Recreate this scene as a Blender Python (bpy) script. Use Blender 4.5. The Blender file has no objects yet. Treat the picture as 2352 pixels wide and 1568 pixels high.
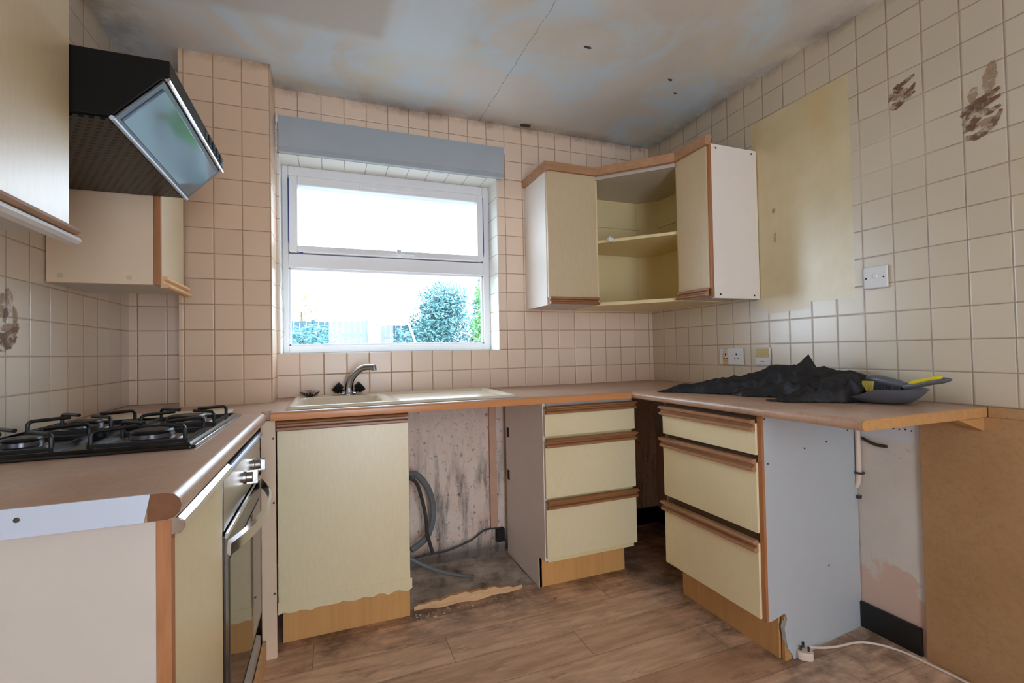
import bpy, bmesh, math, random
from mathutils import Vector, Matrix, noise as mnoise
random.seed(7)
SC = bpy.context.scene
COL = SC.collection
PI = math.pi

# ------------------------------------------------------------------ camera
cam_d = bpy.data.cameras.new('camera'); cam = bpy.data.objects.new('camera', cam_d); COL.objects.link(cam)
YAW, PITCH, ROLL, F = 0.3690, 0.0201, -0.0192, 1086.4
fw = Vector((math.sin(YAW)*math.cos(PITCH), math.cos(YAW)*math.cos(PITCH), math.sin(PITCH)))
ri = Vector((math.cos(YAW), -math.sin(YAW), 0)); up = ri.cross(fw)
r2 = ri*math.cos(ROLL) + up*math.sin(ROLL); u2 = -ri*math.sin(ROLL) + up*math.cos(ROLL)
M = Matrix((r2, u2, -fw)).transposed().to_4x4(); M.translation = Vector((-1.9484, -2.5163, 1.1054))
cam.matrix_world = M
cam_d.sensor_width = 36; cam_d.lens = 36*F/2352; cam_d.clip_start = .02; cam_d.clip_end = 200
SC.camera = cam
# ------------------------------------------------------------------ world, lights, exposure
w = bpy.data.worlds.new('world'); SC.world = w; w.use_nodes = True
bg = w.node_tree.nodes['Background']; bg.inputs[0].default_value = (.83, .95, 1.10, 1); bg.inputs[1].default_value = 9.1
SC.view_settings.view_transform = 'Standard'; SC.view_settings.look = 'None'
SC.view_settings.exposure = 0.0; SC.view_settings.gamma = 1; SC.view_settings.use_curve_mapping = False
def area(name, loc, rot, sx, sy, e, col, portal=False):
    l = bpy.data.lights.new(name, 'AREA'); l.shape = 'RECTANGLE'; l.size = sx; l.size_y = sy; l.energy = e; l.color = col
    o = bpy.data.objects.new(name, l); o.location = loc; o.rotation_euler = rot; COL.objects.link(o)
    if portal: l.cycles.is_portal = True
    return o
area('window_portal', (-1.61, .23, 1.6), (-PI/2, 0, 0), 1.16, 1.02, 1, (1, 1, 1), True)
SC.cycles.max_bounces = 10; SC.cycles.diffuse_bounces = 6; SC.cycles.caustics_reflective = False; SC.cycles.caustics_refractive = False

# ------------------------------------------------------------------ node helpers
def lin(c): return tuple(((v/255)/12.92 if v/255 <= .04045 else ((v/255+.055)/1.055)**2.4) for v in c)
def rgb(*c): return (*lin(c), 1)
class G:
    def __init__(s, name, rough=.5, metal=0, spec=.5):
        s.m = bpy.data.materials.new(name); s.m.use_nodes = True; s.t = s.m.node_tree
        s.b = s.t.nodes['Principled BSDF']; s.b.inputs['Roughness'].default_value = rough
        s.b.inputs['Metallic'].default_value = metal; s.b.inputs['Specular IOR Level'].default_value = spec
        s.co = s.t.nodes.new('ShaderNodeTexCoord').outputs['Object']
    def set(s, inp, v):
        if hasattr(v, 'is_output'): s.t.links.new(v, inp)
        else: inp.default_value = v
    def N(s, typ, out=0, props={}, **kw):
        n = s.t.nodes.new(typ)
        for k, v in props.items(): setattr(n, k, v)
        for k, v in kw.items(): s.set(n.inputs[int(k[1:])] if k[0] == 'i' and k[1:].isdigit() else n.inputs[k], v)
        return n.outputs[out]
    def math(s, op, a, b=0, c=0, clamp=False): return s.N('ShaderNodeMath', props={'operation': op, 'use_clamp': clamp}, i0=a, i1=b, i2=c)
    def map(s, loc=(0,0,0), scale=(1,1,1), rot=(0,0,0)): return s.N('ShaderNodeMapping', Vector=s.co, Location=loc, Scale=scale, Rotation=rot)
    def noise(s, scale=5, detail=4, rough=.5, vec=None, dist=0): return s.N('ShaderNodeTexNoise', Vector=vec or s.co, Scale=scale, Detail=detail, Roughness=rough, Distortion=dist)
    def mr(s, v, a, b, c=0, d=1, smooth=False): return s.N('ShaderNodeMapRange', props={'interpolation_type': 'SMOOTHSTEP' if smooth else 'LINEAR'}, i0=v, i1=a, i2=b, i3=c, i4=d)
    def mix(s, f, a, b, bl='MIX'):
        n = s.t.nodes.new('ShaderNodeMix'); n.data_type = 'RGBA'; n.blend_type = bl
        s.set(n.inputs[0], f); s.set(n.inputs[6], a); s.set(n.inputs[7], b); return n.outputs[2]
    def sep(s, v=None): 
        n = s.t.nodes.new('ShaderNodeSeparateXYZ'); s.set(n.inputs[0], v or s.co); return n.outputs
    def comb(s, x, y, z): return s.N('ShaderNodeCombineXYZ', X=x, Y=y, Z=z)
    def color(s, v): s.set(s.b.inputs['Base Color'], v); return s
    def rough(s, v): s.set(s.b.inputs['Roughness'], v); return s
    def bump(s, h, dist=.001, strength=1):
        s.set(s.b.inputs['Normal'], s.N('ShaderNodeBump', Height=h, Distance=dist, Strength=strength)); return s
    def box(s, c, lo, hi, soft=.004):   # 1 inside lo..hi on a scalar
        return s.math('MULTIPLY', s.mr(c, lo-soft, lo+soft, 0, 1), s.mr(c, hi-soft, hi+soft, 1, 0))

def plain(name, c, rough=.5, metal=0, spec=.5, var=.08, scale=14, bump=0):
    g = G(name, rough, metal, spec)
    n = g.noise(scale, 4)
    a = rgb(*c); d = tuple(x*(1-var) for x in a[:3])+(1,); l = tuple(min(1, x*(1+var)) for x in a[:3])+(1,)
    g.color(g.mix(n, d, l))
    if bump: g.bump(g.noise(scale*20, 3), bump, .6)
    return g.m
T = .108
def tile(name, axis, off, zoff=.9, base=(232,214,184), grout=(158,124,98), plaster=None, fade=False, paint=False, rough=.3, spec=.6):
    g = G(name, rough, spec=spec); x, y, z = g.sep()[0:3]
    h = {'x': x, 'y': y}[axis]
    u = g.math('DIVIDE', g.math('ADD', h, off), T); v = g.math('DIVIDE', g.math('SUBTRACT', z, zoff), T)
    wob = g.noise(60, 2)
    pu = g.math('PINGPONG', u, .5); pv = g.math('PINGPONG', v, .5)
    d = g.math('MINIMUM', pu, pv)
    gm = g.mr(g.math('ADD', d, g.math('MULTIPLY', g.math('SUBTRACT', wob, .5), .010)), .012, .022, 1, 0)
    cell = g.comb(g.math('FLOOR', u), g.math('FLOOR', v), 3.3)
    wn = g.t.nodes.new('ShaderNodeTexWhiteNoise'); g.t.links.new(cell, wn.inputs[0])
    b = rgb(*base)
    c = g.mix(wn.outputs[0], tuple(k*.955 for k in b[:3])+(1,), tuple(min(1, k*1.04) for k in b[:3])+(1,))
    st = g.mr(g.noise(2.2, 5, .6), .45, .75, 0, .22)
    c = g.mix(st, c, rgb(214,190,150))
    c = g.mix(g.mr(g.noise(45, 4, .7), .60, .74, 0, .12), c, rgb(190,160,120))
    gs = g.mr(g.noise(4, 4, .6), .3, .6, .65, 1.0)
    if fade:   # grout painted over beside the old cupboard patch
        fz = g.math('MULTIPLY', g.box(y, -1.52, -1.20, .06), g.box(z, 1.66, 1.98, .05))
        gs = g.math('MULTIPLY', gs, g.math('SUBTRACT', 1, g.math('MULTIPLY', fz, .8)))
    gcol = g.mix(g.noise(3, 3), rgb(*grout), rgb(grout[0]+18, grout[1]+14, grout[2]+12))
    c = g.mix(g.math('MULTIPLY', gm, gs), c, gcol)
    # patchy brown darkening near the ceiling line
    gr = g.math('MULTIPLY', g.mr(g.math('ADD', z, g.math('MULTIPLY', g.math('SUBTRACT', g.noise(9, 5, .7), .5), .1)), 2.36, 2.41, 0, .8), g.mr(g.noise(6, 4, .7), .35, .6))
    c = g.mix(gr, c, rgb(120,98,80))
    hgt = g.mr(d, .012, .05, 0, 1, True)
    ro = g.mr(gm, 0, 1, rough, .8)
    if paint:
        wy = g.math('ADD', y, g.math('MULTIPLY', g.math('SUBTRACT', g.noise(14, 4, .6), .5), .022))
        wz = g.math('ADD', z, g.math('MULTIPLY', g.math('SUBTRACT', g.noise(11, 5, .6), .5), .03))
        p = g.math('MULTIPLY', g.box(wy, -1.262, -.80, .002), g.box(wz, 1.292, 2.19, .002))
        p2 = g.math('MULTIPLY', g.box(wy, -1.075, -.86, .002), g.box(wz, 1.262, 1.30, .004))
        p = g.math('MAXIMUM', p, p2)
        pc = g.mix(g.mr(g.noise(5, 5, .6), .3, .7), rgb(206,188,138), rgb(220,204,160))
        pc = g.mix(g.mr(g.noise(3, 4, .6, g.map(scale=(1, 2.2, .5))), .5, .7, 0, .5), pc, rgb(212,176,112))
        for (hy, hz, hw, hh) in ((-.908, 1.738, .007, .010), (-.910, 1.612, .005, .022)):
            pc = g.mix(g.math('MULTIPLY', g.box(wy, hy-hw, hy+hw, .003), g.box(z, hz-hh, hz+hh, .004)), pc, rgb(150,104,60))
        c = g.mix(p, c, pc); hgt = g.mix(p, hgt, (.9, .9, .9, 1)); ro = g.mr(p, 0, 1, ro, .34)
    if plaster:
        below = g.mr(z, .886, .888, 1, 0)
        if plaster == 'mould':
            n1 = g.noise(3.2, 6, .65); streak = g.noise(5, 5, .7, g.map(scale=(3.2, 1, .55)))
            pc = g.mix(g.mr(n1, .35, .65), rgb(240,228,214), rgb(234,204,186))
            pc = g.mix(g.mr(z, .55, .85, 0, .45), pc, rgb(200,190,180))
            pc = g.mix(g.math('MULTIPLY', g.mr(streak, .47, .66, 0, .85), g.mr(z, .66, .40, .15, 1)), pc, rgb(104,96,94))
            pc = g.mix(g.mr(g.noise(34, 5, .75), .57, .66, 0, .8), pc, rgb(66,54,50))
            pc = g.mix(g.math('MULTIPLY', g.mr(z, .10, .02), .8), pc, rgb(70,60,54))
        else:
            pc = g.mix(g.mr(g.noise(6, 4), .3, .7), rgb(214,204,192), rgb(202,190,176))
            ed = g.math('ADD', z, g.math('MULTIPLY', g.math('SUBTRACT', g.noise(9, 5, .6), .5), .34))
            ed = g.math('SUBTRACT', ed, g.math('MULTIPLY', g.math('ADD', y, 1.25), .25))
            pc = g.mix(g.mr(ed, .255, .28, 1, 0), pc, rgb(206,172,152))
            pc = g.mix(g.mr(ed, .272, .29, 0, .0), pc, rgb(255,255,255))
            pc = g.mix(g.mr(z, .745, .75, 0, .8), pc, rgb(206,206,212))
            sc = g.math('MULTIPLY', g.mr(g.noise(24, 5, .7, g.map(scale=(1, 1, 2))), .58, .66, 0, .45), g.math('MULTIPLY', g.box(z, .62, .73, .02), g.box(y, -1.50, -1.36, .03)))
            pc = g.mix(sc, pc, rgb(120,104,88))
        c = g.mix(below, c, pc); hgt = g.mix(below, hgt, g.noise(30, 5, .6)); ro = g.mr(below, 0, 1, ro, .85)
    g.color(c).rough(ro).bump(hgt, .0018, .55)
    if spec > .9:
        g.b.inputs['Coat Weight'].default_value = .8; g.b.inputs['Coat Roughness'].default_value = .36; g.b.inputs['Coat IOR'].default_value = 1.8
    return g.m

def oak(name, c1, c2, axis='x', rough=.42, sc=1):
    g = G(name, rough)
    s = {'x': (1.5, 22, 22), 'y': (22, 1.5, 22), 'z': (22, 22, 1.5)}[axis]
    v = g.map(scale=tuple(k*sc for k in s))
    n = g.noise(3, 6, .6, v, .6)
    g.color(g.mix(g.mr(n, .3, .7), rgb(*c1), rgb(*c2))).bump(n, .0006, .4)
    return g.m
def cream(name, c=(236,222,184), rough=.32):
    g = G(name, rough, spec=.8)
    v = g.map(scale=(60, 60, 8)); n = g.noise(4, 4, .6, v); d = g.noise(3, 4)
    col = g.mix(g.mr(n, .3, .7), rgb(*c), rgb(c[0]-7, c[1]-8, c[2]-12))
    col = g.mix(g.mr(d, .45, .8, 0, .3), col, rgb(c[0]-14, c[1]-20, c[2]-34))
    g.color(col).bump(n, .0004, .35)
    return g.m

# ------------------------------------------------------------------ materials
MT_back = tile('tile_back', 'x', .0296, plaster='mould', base=(238,214,192))
MT_right = tile('tile_right', 'y', 0, plaster='white', fade=True, paint=True, base=(204,190,166), grout=(136,112,94), rough=.28, spec=1.0)
MT_left = tile('tile_left', 'y', .082, base=(222,210,192), rough=.28, spec=1.0)
MT_chim = tile('tile_chimney', 'x', 2.185, zoff=.895, base=(228,196,166))
M_door = cream('cream_laminate'); M_doorw = cream('darker_cream_laminate', (214,194,160)); M_panel = plain('white_panel', (240,232,226), .45, var=.03, bump=.0002); M_panelb = plain('bluish_white_panel', (186,192,196), .45, var=.03, bump=.0002); M_panelw = plain('warm_cream_panel', (232,206,176), .45, var=.03)  # upper doors use the cream laminate in a warmer, darker tone
M_panelc = plain('cream_panel', (196,188,178), .45, var=.03)
M_yellow = plain('cupboard_inside', (232,214,164), .5, var=.03)
M_oakh = oak('oak_handle', (142,96,60), (170,118,78), rough=.32); M_oakhy = oak('oak_handle_side', (150,108,76), (184,138,104), 'y', rough=.3)
M_oakv = oak('oak_edge', (158,102,62), (184,126,82), 'z')
M_plinth = oak('oak_plinth', (214,158,92), (226,174,108), 'z', sc=.6)
M_plinthd = oak('oak_plinth_side', (196,146,92), (210,162,106), 'z', sc=.6)
M_corn = oak('cornice_wood', (168,124,90), (190,146,110), 'x', sc=.5)
g = G('worktop_laminate', .28); n = g.noise(9, 6, .6); n2 = g.noise(90, 3)
c = g.mix(g.mr(n, .3, .7), rgb(174,138,114), rgb(196,164,142)); c = g.mix(g.mr(n2, .5, .7, 0, .35), c, rgb(150,112,88))
c = g.mix(g.mr(g.noise(2.6, 5, .7), .52, .7, 0, .35), c, rgb(186,172,164)); g.color(c); M_wt = g.m
M_wtedge = oak('worktop_edge', (206,138,88), (216,152,102), 'x', .22, .4)
M_wtcut = plain('chipboard_cut', (190,140,86), .8, var=.2, scale=60, bump=.0006)
M_black = plain('black_enamel', (16,16,17), .18, var=.1); M_blackm = plain('black_paint', (12,11,11), .45, spec=.22, var=.1, bump=.0002)
M_iron = plain('cast_iron', (24,24,26), .38, var=.15, bump=.0003)
M_steel = plain('brushed_steel', (186,182,176), .28, 1, var=.05); M_chrome = plain('chrome', (205,205,208), .12, 1, var=.02)
M_tap = plain('tap_chrome', (168,168,176), .2, 1, var=.03); M_dark = plain('dark_metal', (92,92,98), .25, .9, var=.05); M_alu = plain('aluminium_strip', (196,206,222), .5, .35, var=.05)
M_upvc = plain('upvc', (236,236,240), .3, var=.02); M_gasket = plain('gasket', (40,50,120), .6)
M_white = plain('white_plastic', (226,228,230), .3, var=.02); M_whited = plain('white_cable', (224,206,190), .45, var=.03)
M_hole = plain('dark_hole', (28,24,26), .8); M_screw = plain('screw', (78,72,64), .4, .6)
M_skirt = plain('black_skirting', (22,20,20), .45, var=.2, bump=.0003)
M_sink = plain('sink_enamel', (226,212,190), .2, var=.03)
M_hose = plain('grey_hose', (112,116,120), .5, var=.1); M_cable = plain('dark_cable', (60,56,58), .5)
M_hboard = G('hardboard', .6); g = M_hboard
c = g.mix(g.mr(g.noise(4, 5, .6), .3, .7), rgb(170,128,84), rgb(186,146,104)); c = g.mix(g.mr(g.noise(70, 3, .7), .45, .7, 0, .3), c, rgb(140,100,62)); g.color(c); M_hboard = g.m
g = G('blind_fabric', .75); g.color(g.mix(g.noise(6, 4), rgb(168,178,186), rgb(180,188,196))).bump(g.noise(240, 2), .0003, .5); M_blind = g.m
M_saver = plain('beige_board', (206,190,162), .35, var=.05)
def glaze(name, c):
    g = G(name, .3); g.color(rgb(*c)); g.set(g.b.inputs['Alpha'], g.mr(g.noise(38, 3, .6), .30, .62, 0, .92, True)); return g.m
M_smears = glaze('brown_glaze', (118,84,60)); M_smearl = glaze('brown_glaze_light', (170,140,114))
g = G('black_cloth', .62, spec=.35); n = g.noise(22, 6, .65, dist=.5)
g.color(g.mix(n, rgb(12,12,14), rgb(44,42,46))).bump(n, .004, .6); g.rough(.5); M_cloth = g.m
M_pan = plain('grey_plastic', (92,94,102), .38, var=.06); M_yel = plain('yellow_rubber', (226,206,40), .5, var=.05)
M_brist = plain('bristles', (206,188,84), .8, var=.2, scale=200); M_bristd = plain('dark_bristles', (48,46,54), .7)
M_wood = oak('raw_pine', (214,166,118), (236,196,150), 'x', .7); M_brick = plain('outer_brick', (150,90,70), .9, var=.3)
# floor
g = G('vinyl_planks', .38); x, y, z = g.sep()[0:3]
v = g.math('DIVIDE', g.math('ADD', y, .684), -.158); row = g.math('FLOOR', v)
u = g.math('DIVIDE', g.math('SUBTRACT', g.math('ADD', x, 1.54), g.math('MULTIPLY', row, .475)), 1.22)
col = g.math('FLOOR', u); pu = g.math('PINGPONG', u, .5); pv = g.math('PINGPONG', v, .5)
wn = g.t.nodes.new('ShaderNodeTexWhiteNoise'); g.t.links.new(g.comb(col, row, 1.7), wn.inputs[0])
jv = g.comb(g.math('ADD', x, g.math('MULTIPLY', wn.outputs[0], 9)), y, 0)
gn = g.noise(3.2, 7, .62, g.N('ShaderNodeMapping', Vector=jv, Scale=(1.5, 9, 1)), .35)
c = g.mix(wn.outputs[0], rgb(196,156,126), rgb(250,214,182))
c = g.mix(g.mr(gn, .36, .62, .6, 0), c, rgb(164,124,96))
c = g.mix(g.mr(g.noise(4.2, 5, .65, g.N('ShaderNodeMapping', Vector=jv, Scale=(1, 3, 1))), .58, .70, 0, .7), c, rgb(100,76,58))
dirt = g.math('MULTIPLY', g.mr(g.noise(5, 6, .7), .42, .62), g.math('MAXIMUM', g.mr(y, -.78, -.50), g.math('MULTIPLY', g.mr(x, -.75, -.5), .9)))
c = g.mix(g.math('MULTIPLY', dirt, .75), c, rgb(52,42,36))
seam = g.math('MAXIMUM', g.mr(pu, .0008, .0018, 1, 0), g.mr(pv, .006, .012, .8, 0))
c = g.mix(g.math('MULTIPLY', seam, .55), c, rgb(70,50,38))
g.color(c).rough(g.mr(gn, .3, .7, .32, .5)).bump(gn, .0005, .4); M_floor = g.m
g = G('bare_screed', .85); n = g.noise(7, 7, .7)
c = g.mix(g.mr(n, .35, .65), rgb(136,124,112), rgb(206,196,182)); c = g.mix(g.mr(g.noise(12, 6, .7), .58, .68, 0, .8), c, rgb(56,48,42))
c = g.mix(g.mr(g.noise(22, 6, .7), .62, .70, 0, .7), c, rgb(196,188,176)); g.color(c).bump(n, .006, .7); M_screed = g.m
# ceiling
g = G('ceiling_paint', .9); x, y, z = g.sep()[0:3]
n = g.noise(1.3, 5, .55, dist=.6); n2 = g.noise(2.3, 5, .6, g.map(loc=(4, 2, 0)), .8)
c = g.mix(g.mr(n, .35, .65, 0, 1, True), rgb(208,202,196), rgb(220,218,216))
c = g.mix(g.mr(n2, .46, .64, 0, .75, True), c, rgb(204,224,240))
c = g.mix(g.mr(g.noise(1.9, 5, .6, g.map(loc=(9, 7, 3)), .7), .50, .68, 0, .55, True), c, rgb(222,212,186))
wx = g.math('ADD', x, g.math('MULTIPLY', g.math('SUBTRACT', g.noise(6, 4), .5), .06)); wy = g.math('ADD', y, g.math('MULTIPLY', g.math('SUBTRACT', g.noise(4, 4), .5), .12))
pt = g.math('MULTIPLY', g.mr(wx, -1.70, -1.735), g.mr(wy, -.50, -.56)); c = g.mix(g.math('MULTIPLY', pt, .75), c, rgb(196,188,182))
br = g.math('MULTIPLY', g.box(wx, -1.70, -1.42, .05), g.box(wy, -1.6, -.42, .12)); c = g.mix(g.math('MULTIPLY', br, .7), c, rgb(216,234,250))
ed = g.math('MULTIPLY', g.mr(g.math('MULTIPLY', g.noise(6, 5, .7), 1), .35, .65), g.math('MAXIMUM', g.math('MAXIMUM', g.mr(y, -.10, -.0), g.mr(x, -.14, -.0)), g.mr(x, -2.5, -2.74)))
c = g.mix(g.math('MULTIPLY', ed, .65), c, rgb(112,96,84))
cx = g.math('ADD', x, g.math('MULTIPLY', g.math('SUBTRACT', g.noise(14, 5, .7), .5), .03))
cr = g.box(cx, -1.1512, -1.1488, .0008); cr2 = g.math('MULTIPLY', g.box(g.math('SUBTRACT', wy, g.math('MULTIPLY', x, -.1)), -.262, -.2595, .001), g.mr(x, -.9, -.7))
c = g.mix(g.math('MULTIPLY', cr, .7), c, rgb(96,92,86))
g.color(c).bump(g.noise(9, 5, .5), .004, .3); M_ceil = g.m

# ------------------------------------------------------------------ mesh helpers
class MB:
    def __init__(s): s.v = []; s.f = []
    def add(s, vs, fs):
        o = len(s.v); s.v += [tuple(p) for p in vs]; s.f += [tuple(i+o for i in f) for f in fs]; return s
    def box(s, x0, x1, y0, y1, z0, z1):
        x0, x1 = sorted((x0, x1)); y0, y1 = sorted((y0, y1)); z0, z1 = sorted((z0, z1))
        return s.add([(x0,y0,z0),(x1,y0,z0),(x1,y1,z0),(x0,y1,z0),(x0,y0,z1),(x1,y0,z1),(x1,y1,z1),(x0,y1,z1)],
                     [(0,3,2,1),(4,5,6,7),(0,1,5,4),(1,2,6,5),(2,3,7,6),(3,0,4,7)])
    def prism(s, poly, axis, a, b):
        # poly 2D in the other two axes (order: x->(y,z), y->(x,z), z->(x,y))
        def P(p, t): return {'x': (t, p[0], p[1]), 'y': (p[0], t, p[1]), 'z': (p[0], p[1], t)}[axis]
        n = len(poly); vs = [P(p, a) for p in poly]+[P(p, b) for p in poly]
        return s.add(vs, [tuple(range(n)), tuple(range(2*n-1, n-1, -1))]+[(i, i+n, (i+1) % n+n, (i+1) % n) for i in range(n)])
    def tube(s, pts, r, seg=10, cap=True):
        pts = [Vector(p) for p in pts]; n = len(pts); rs = r if isinstance(r, (list, tuple)) else [r]*n
        prev = None; vs = []
        for i, p in enumerate(pts):
            d = (pts[min(i+1, n-1)]-pts[max(i-1, 0)]).normalized()
            if prev is None:
                a = d.cross(Vector((0, 0, 1))); a = a if a.length > .01 else d.cross(Vector((1, 0, 0))); a.normalize()
            else: a = (prev-d*prev.dot(d)).normalized()
            prev = a; b = d.cross(a)
            vs += [p+(a*math.cos(2*PI*k/seg)+b*math.sin(2*PI*k/seg))*rs[i] for k in range(seg)]
        fs = [(i*seg+k, i*seg+(k+1) % seg, (i+1)*seg+(k+1) % seg, (i+1)*seg+k) for i in range(n-1) for k in range(seg)]
        if cap: fs += [tuple(range(seg-1, -1, -1)), tuple((n-1)*seg+k for k in range(seg))]
        return s.add(vs, fs)
    def lathe(s, prof, c, axis=(0, 0, 1), seg=28):
        ax = Vector(axis).normalized(); a = ax.cross(Vector((1, 0, 0)));
        if a.length < .1: a = ax.cross(Vector((0, 1, 0)))
        a.normalize(); b = ax.cross(a); c = Vector(c); vs = []
        for r, h in prof: vs += [c+ax*h+(a*math.cos(2*PI*k/seg)+b*math.sin(2*PI*k/seg))*max(r, 1e-5) for k in range(seg)]
        n = len(prof)
        fs = [(i*seg+k, i*seg+(k+1) % seg, (i+1)*seg+(k+1) % seg, (i+1)*seg+k) for i in range(n-1) for k in range(seg)]
        fs += [tuple(range(seg-1, -1, -1)), tuple((n-1)*seg+k for k in range(seg))]
        return s.add(vs, fs)
    def sweep(s, path, prof):
        # path in xy with mitred corners, prof (outward, z); outward is to the right of travel
        n = len(path); P = [Vector(p) for p in path]; vs = []
        for i in range(n):
            d1 = (P[i]-P[i-1]).normalized() if i else (P[1]-P[0]).normalized()
            d2 = (P[i+1]-P[i]).normalized() if i < n-1 else d1
            n1 = Vector((d1.y, -d1.x)); n2 = Vector((d2.y, -d2.x)); m = (n1+n2).normalized(); k = 1/max(.3, m.dot(n1))
            vs += [(P[i].x+m.x*k*o, P[i].y+m.y*k*o, z) for o, z in prof]
        m = len(prof)
        fs = [(i*m+k, i*m+(k+1) % m, (i+1)*m+(k+1) % m, (i+1)*m+k) for i in range(n-1) for k in range(m)]
        return s.add(vs, fs+[tuple(range(m)), tuple(range((n-1)*m+m-1, (n-1)*m-1, -1))])
ORG = {}
def fix(me):
    bm = bmesh.new(); bm.from_mesh(me); bmesh.ops.recalc_face_normals(bm, faces=bm.faces); bm.to_mesh(me); bm.free()
def obj(name, mb, mat, parent=None, bevel=0, seg=2, smooth=True, org=None, label=None, cat=None, group=None, kind=None, recalc=True):
    if parent is not None: o_ = ORG[parent.name]
    elif org is not None: o_ = Vector(org)
    else:
        xs, ys, zs = zip(*mb.v); o_ = Vector(((min(xs)+max(xs))/2, (min(ys)+max(ys))/2, min(zs)))
    me = bpy.data.meshes.new(name); me.from_pydata([tuple(Vector(p)-o_) for p in mb.v], [], mb.f); me.validate()
    if recalc: fix(me)
    me.materials.append(mat)
    if smooth:
        for p in me.polygons: p.use_smooth = True
        me.set_sharp_from_angle(angle=math.radians(32))
    o = bpy.data.objects.new(name, me); COL.objects.link(o)
    if parent is not None: o.parent = parent
    else: o.location = o_
    ORG[o.name] = o_
    if bevel:
        b = o.modifiers.new('bevel', 'BEVEL'); b.width = bevel; b.segments = seg; b.limit_method = 'ANGLE'; b.angle_limit = math.radians(40)
    tag(o, label, cat, group, kind); return o
def tag(o, label=None, cat=None, group=None, kind=None):
    if label: o['label'] = label
    if cat: o['category'] = cat
    if group: o['group'] = group
    if kind: o['kind'] = kind
def thing(name, loc, label, cat, group=None):
    o = bpy.data.objects.new(name, None); o.location = loc; o.empty_display_size = .05; COL.objects.link(o)
    ORG[o.name] = Vector(loc); tag(o, label, cat, group); return o
def struct(name, mb, mat, bevel=0, **k): return obj(name, mb, mat, org=(0, 0, 0), kind='structure', bevel=bevel, smooth=k.pop('smooth', False), **k)
def B(*a): return MB().box(*a)
def arc(p0, p1, p2, n=10):
    p0, p1, p2 = map(Vector, (p0, p1, p2)); return [p0*(1-t)**2+p1*2*t*(1-t)+p2*t*t for t in [i/n for i in range(n+1)]]
def catmull(pts, n=8):
    P = [Vector(p) for p in pts]; P = [P[0]*2-P[1]]+P+[P[-1]*2-P[-2]]; out = []
    for i in range(1, len(P)-2):
        for k in range(n):
            t = k/n; a, b, c, d = P[i-1:i+3]
            out.append(.5*((2*b)+(c-a)*t+(2*a-5*b+4*c-d)*t*t+(3*b-a-3*c+d)*t**3))
    return out+[P[-2]]
XL, YR = -2.76, -4.3
H = 2.4

# ------------------------------------------------------------------ the room
fl = MB(); A0, A1, AY = -1.645, -1.035, -.43
fl.box(XL-.1, A0, YR, 0, -.1, 0).box(A1, .1, YR, 0, -.1, 0).box(A0, A1, YR, AY, -.1, 0)
struct('floor', fl, M_floor)
struct('ceiling', B(XL-.1, .1, YR, .02, H, H+.1), M_ceil)
wx0, wx1, wz0, wz1 = -2.172, -1.048, 1.11, 2.088
wb = MB().box(XL-.1, wx0, 0, .3, -.1, H+.1).box(wx1, .1, 0, .3, -.1, H+.1).box(wx0, wx1, 0, .3, -.1, wz0).box(wx0, wx1, 0, .3, wz1, H+.1)
struct('wall_back', wb, MT_back)
struct('wall_right', B(0, .12, YR, 0, -.1, H+.1), MT_right)
struct('wall_left', B(XL-.12, XL, YR, 0, -.1, H+.1), MT_left)
M_rear = plain('rear_wall_paint', (214,190,160), .8, var=.04)
struct('wall_rear', MB().box(XL-.1, -1.95, YR-.1, YR, -.1, H+.1).box(-1.05, .1, YR-.1, YR, -.1, H+.1).box(-1.95, -1.05, YR-.1, YR, 2.05, H+.1), M_rear)  # unseen wall; its doorway opening is added to let in fill daylight
struct('wall_chimney', B(-2.527, -2.181, -.197, 0, .9, H), MT_chim)
# window reveal tiles: white glazed lining
g = G('reveal_tiles', .18); x, y, z = g.sep()[0:3]
pu = g.math('PINGPONG', g.math('DIVIDE', g.math('ADD', x, .0296), T), .5); pz = g.math('PINGPONG', g.math('DIVIDE', g.math('SUBTRACT', z, .9), T), .5)
gm = g.math('MAXIMUM', g.math('MULTIPLY', g.mr(pu, .010, .018, 1, 0), g.box(x, wx0+.01, wx1-.01)), g.math('MULTIPLY', g.mr(pz, .010, .018, 1, 0), g.box(z, wz0+.01, wz1-.01)))
g.color(g.mix(gm, rgb(232,230,222), rgb(150,140,132))); M_reveal = g.m
rv = MB().box(wx0, wx0+.006, -.004, .15, wz0, wz1).box(wx1-.006, wx1, -.004, .15, wz0, wz1).box(wx0, wx1, -.004, .15, wz1-.006, wz1).box(wx0, wx1, -.006, .15, wz0, wz0+.005)
struct('trim_1', rv, M_reveal)

# window
win = thing('window_1', (-1.61, .15, wz0), None, None); win['kind'] = 'structure'
fy0, fy1 = .145, .215
fr = MB(); zl0, zl1, zu0, zu1 = 1.153, 1.556, 1.628, 2.030; xa, xb = -2.138, -1.092
fr.box(wx0+.006, xa, fy0, fy1, wz0+.005, wz1-.006).box(xb, wx1-.006, fy0, fy1, wz0+.005, wz1-.006)
fr.box(xa, xb, fy0, fy1, wz0+.005, zl0).box(xa, xb, fy0, fy1, zl1, zu0).box(xa, xb, fy0, fy1, zu1, wz1-.006)
bd = MB(); 
for a in (0,):
    bd.box(xa, xa+.010, fy0+.012, fy0+.03, zl0, zl1).box(xb-.010, xb, fy0+.012, fy0+.03, zl0, zl1).box(xa, xb, fy0+.012, fy0+.03, zl0, zl0+.010).box(xa, xb, fy0+.012, fy0+.03, zl1-.010, zl1)
obj('glazing_bead', bd, M_upvc, win, .002)
sa = MB(); gx0, gx1, gz0, gz1 = -2.092, -1.133, 1.667, 1.978; sy0, sy1 = .120, .19
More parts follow.
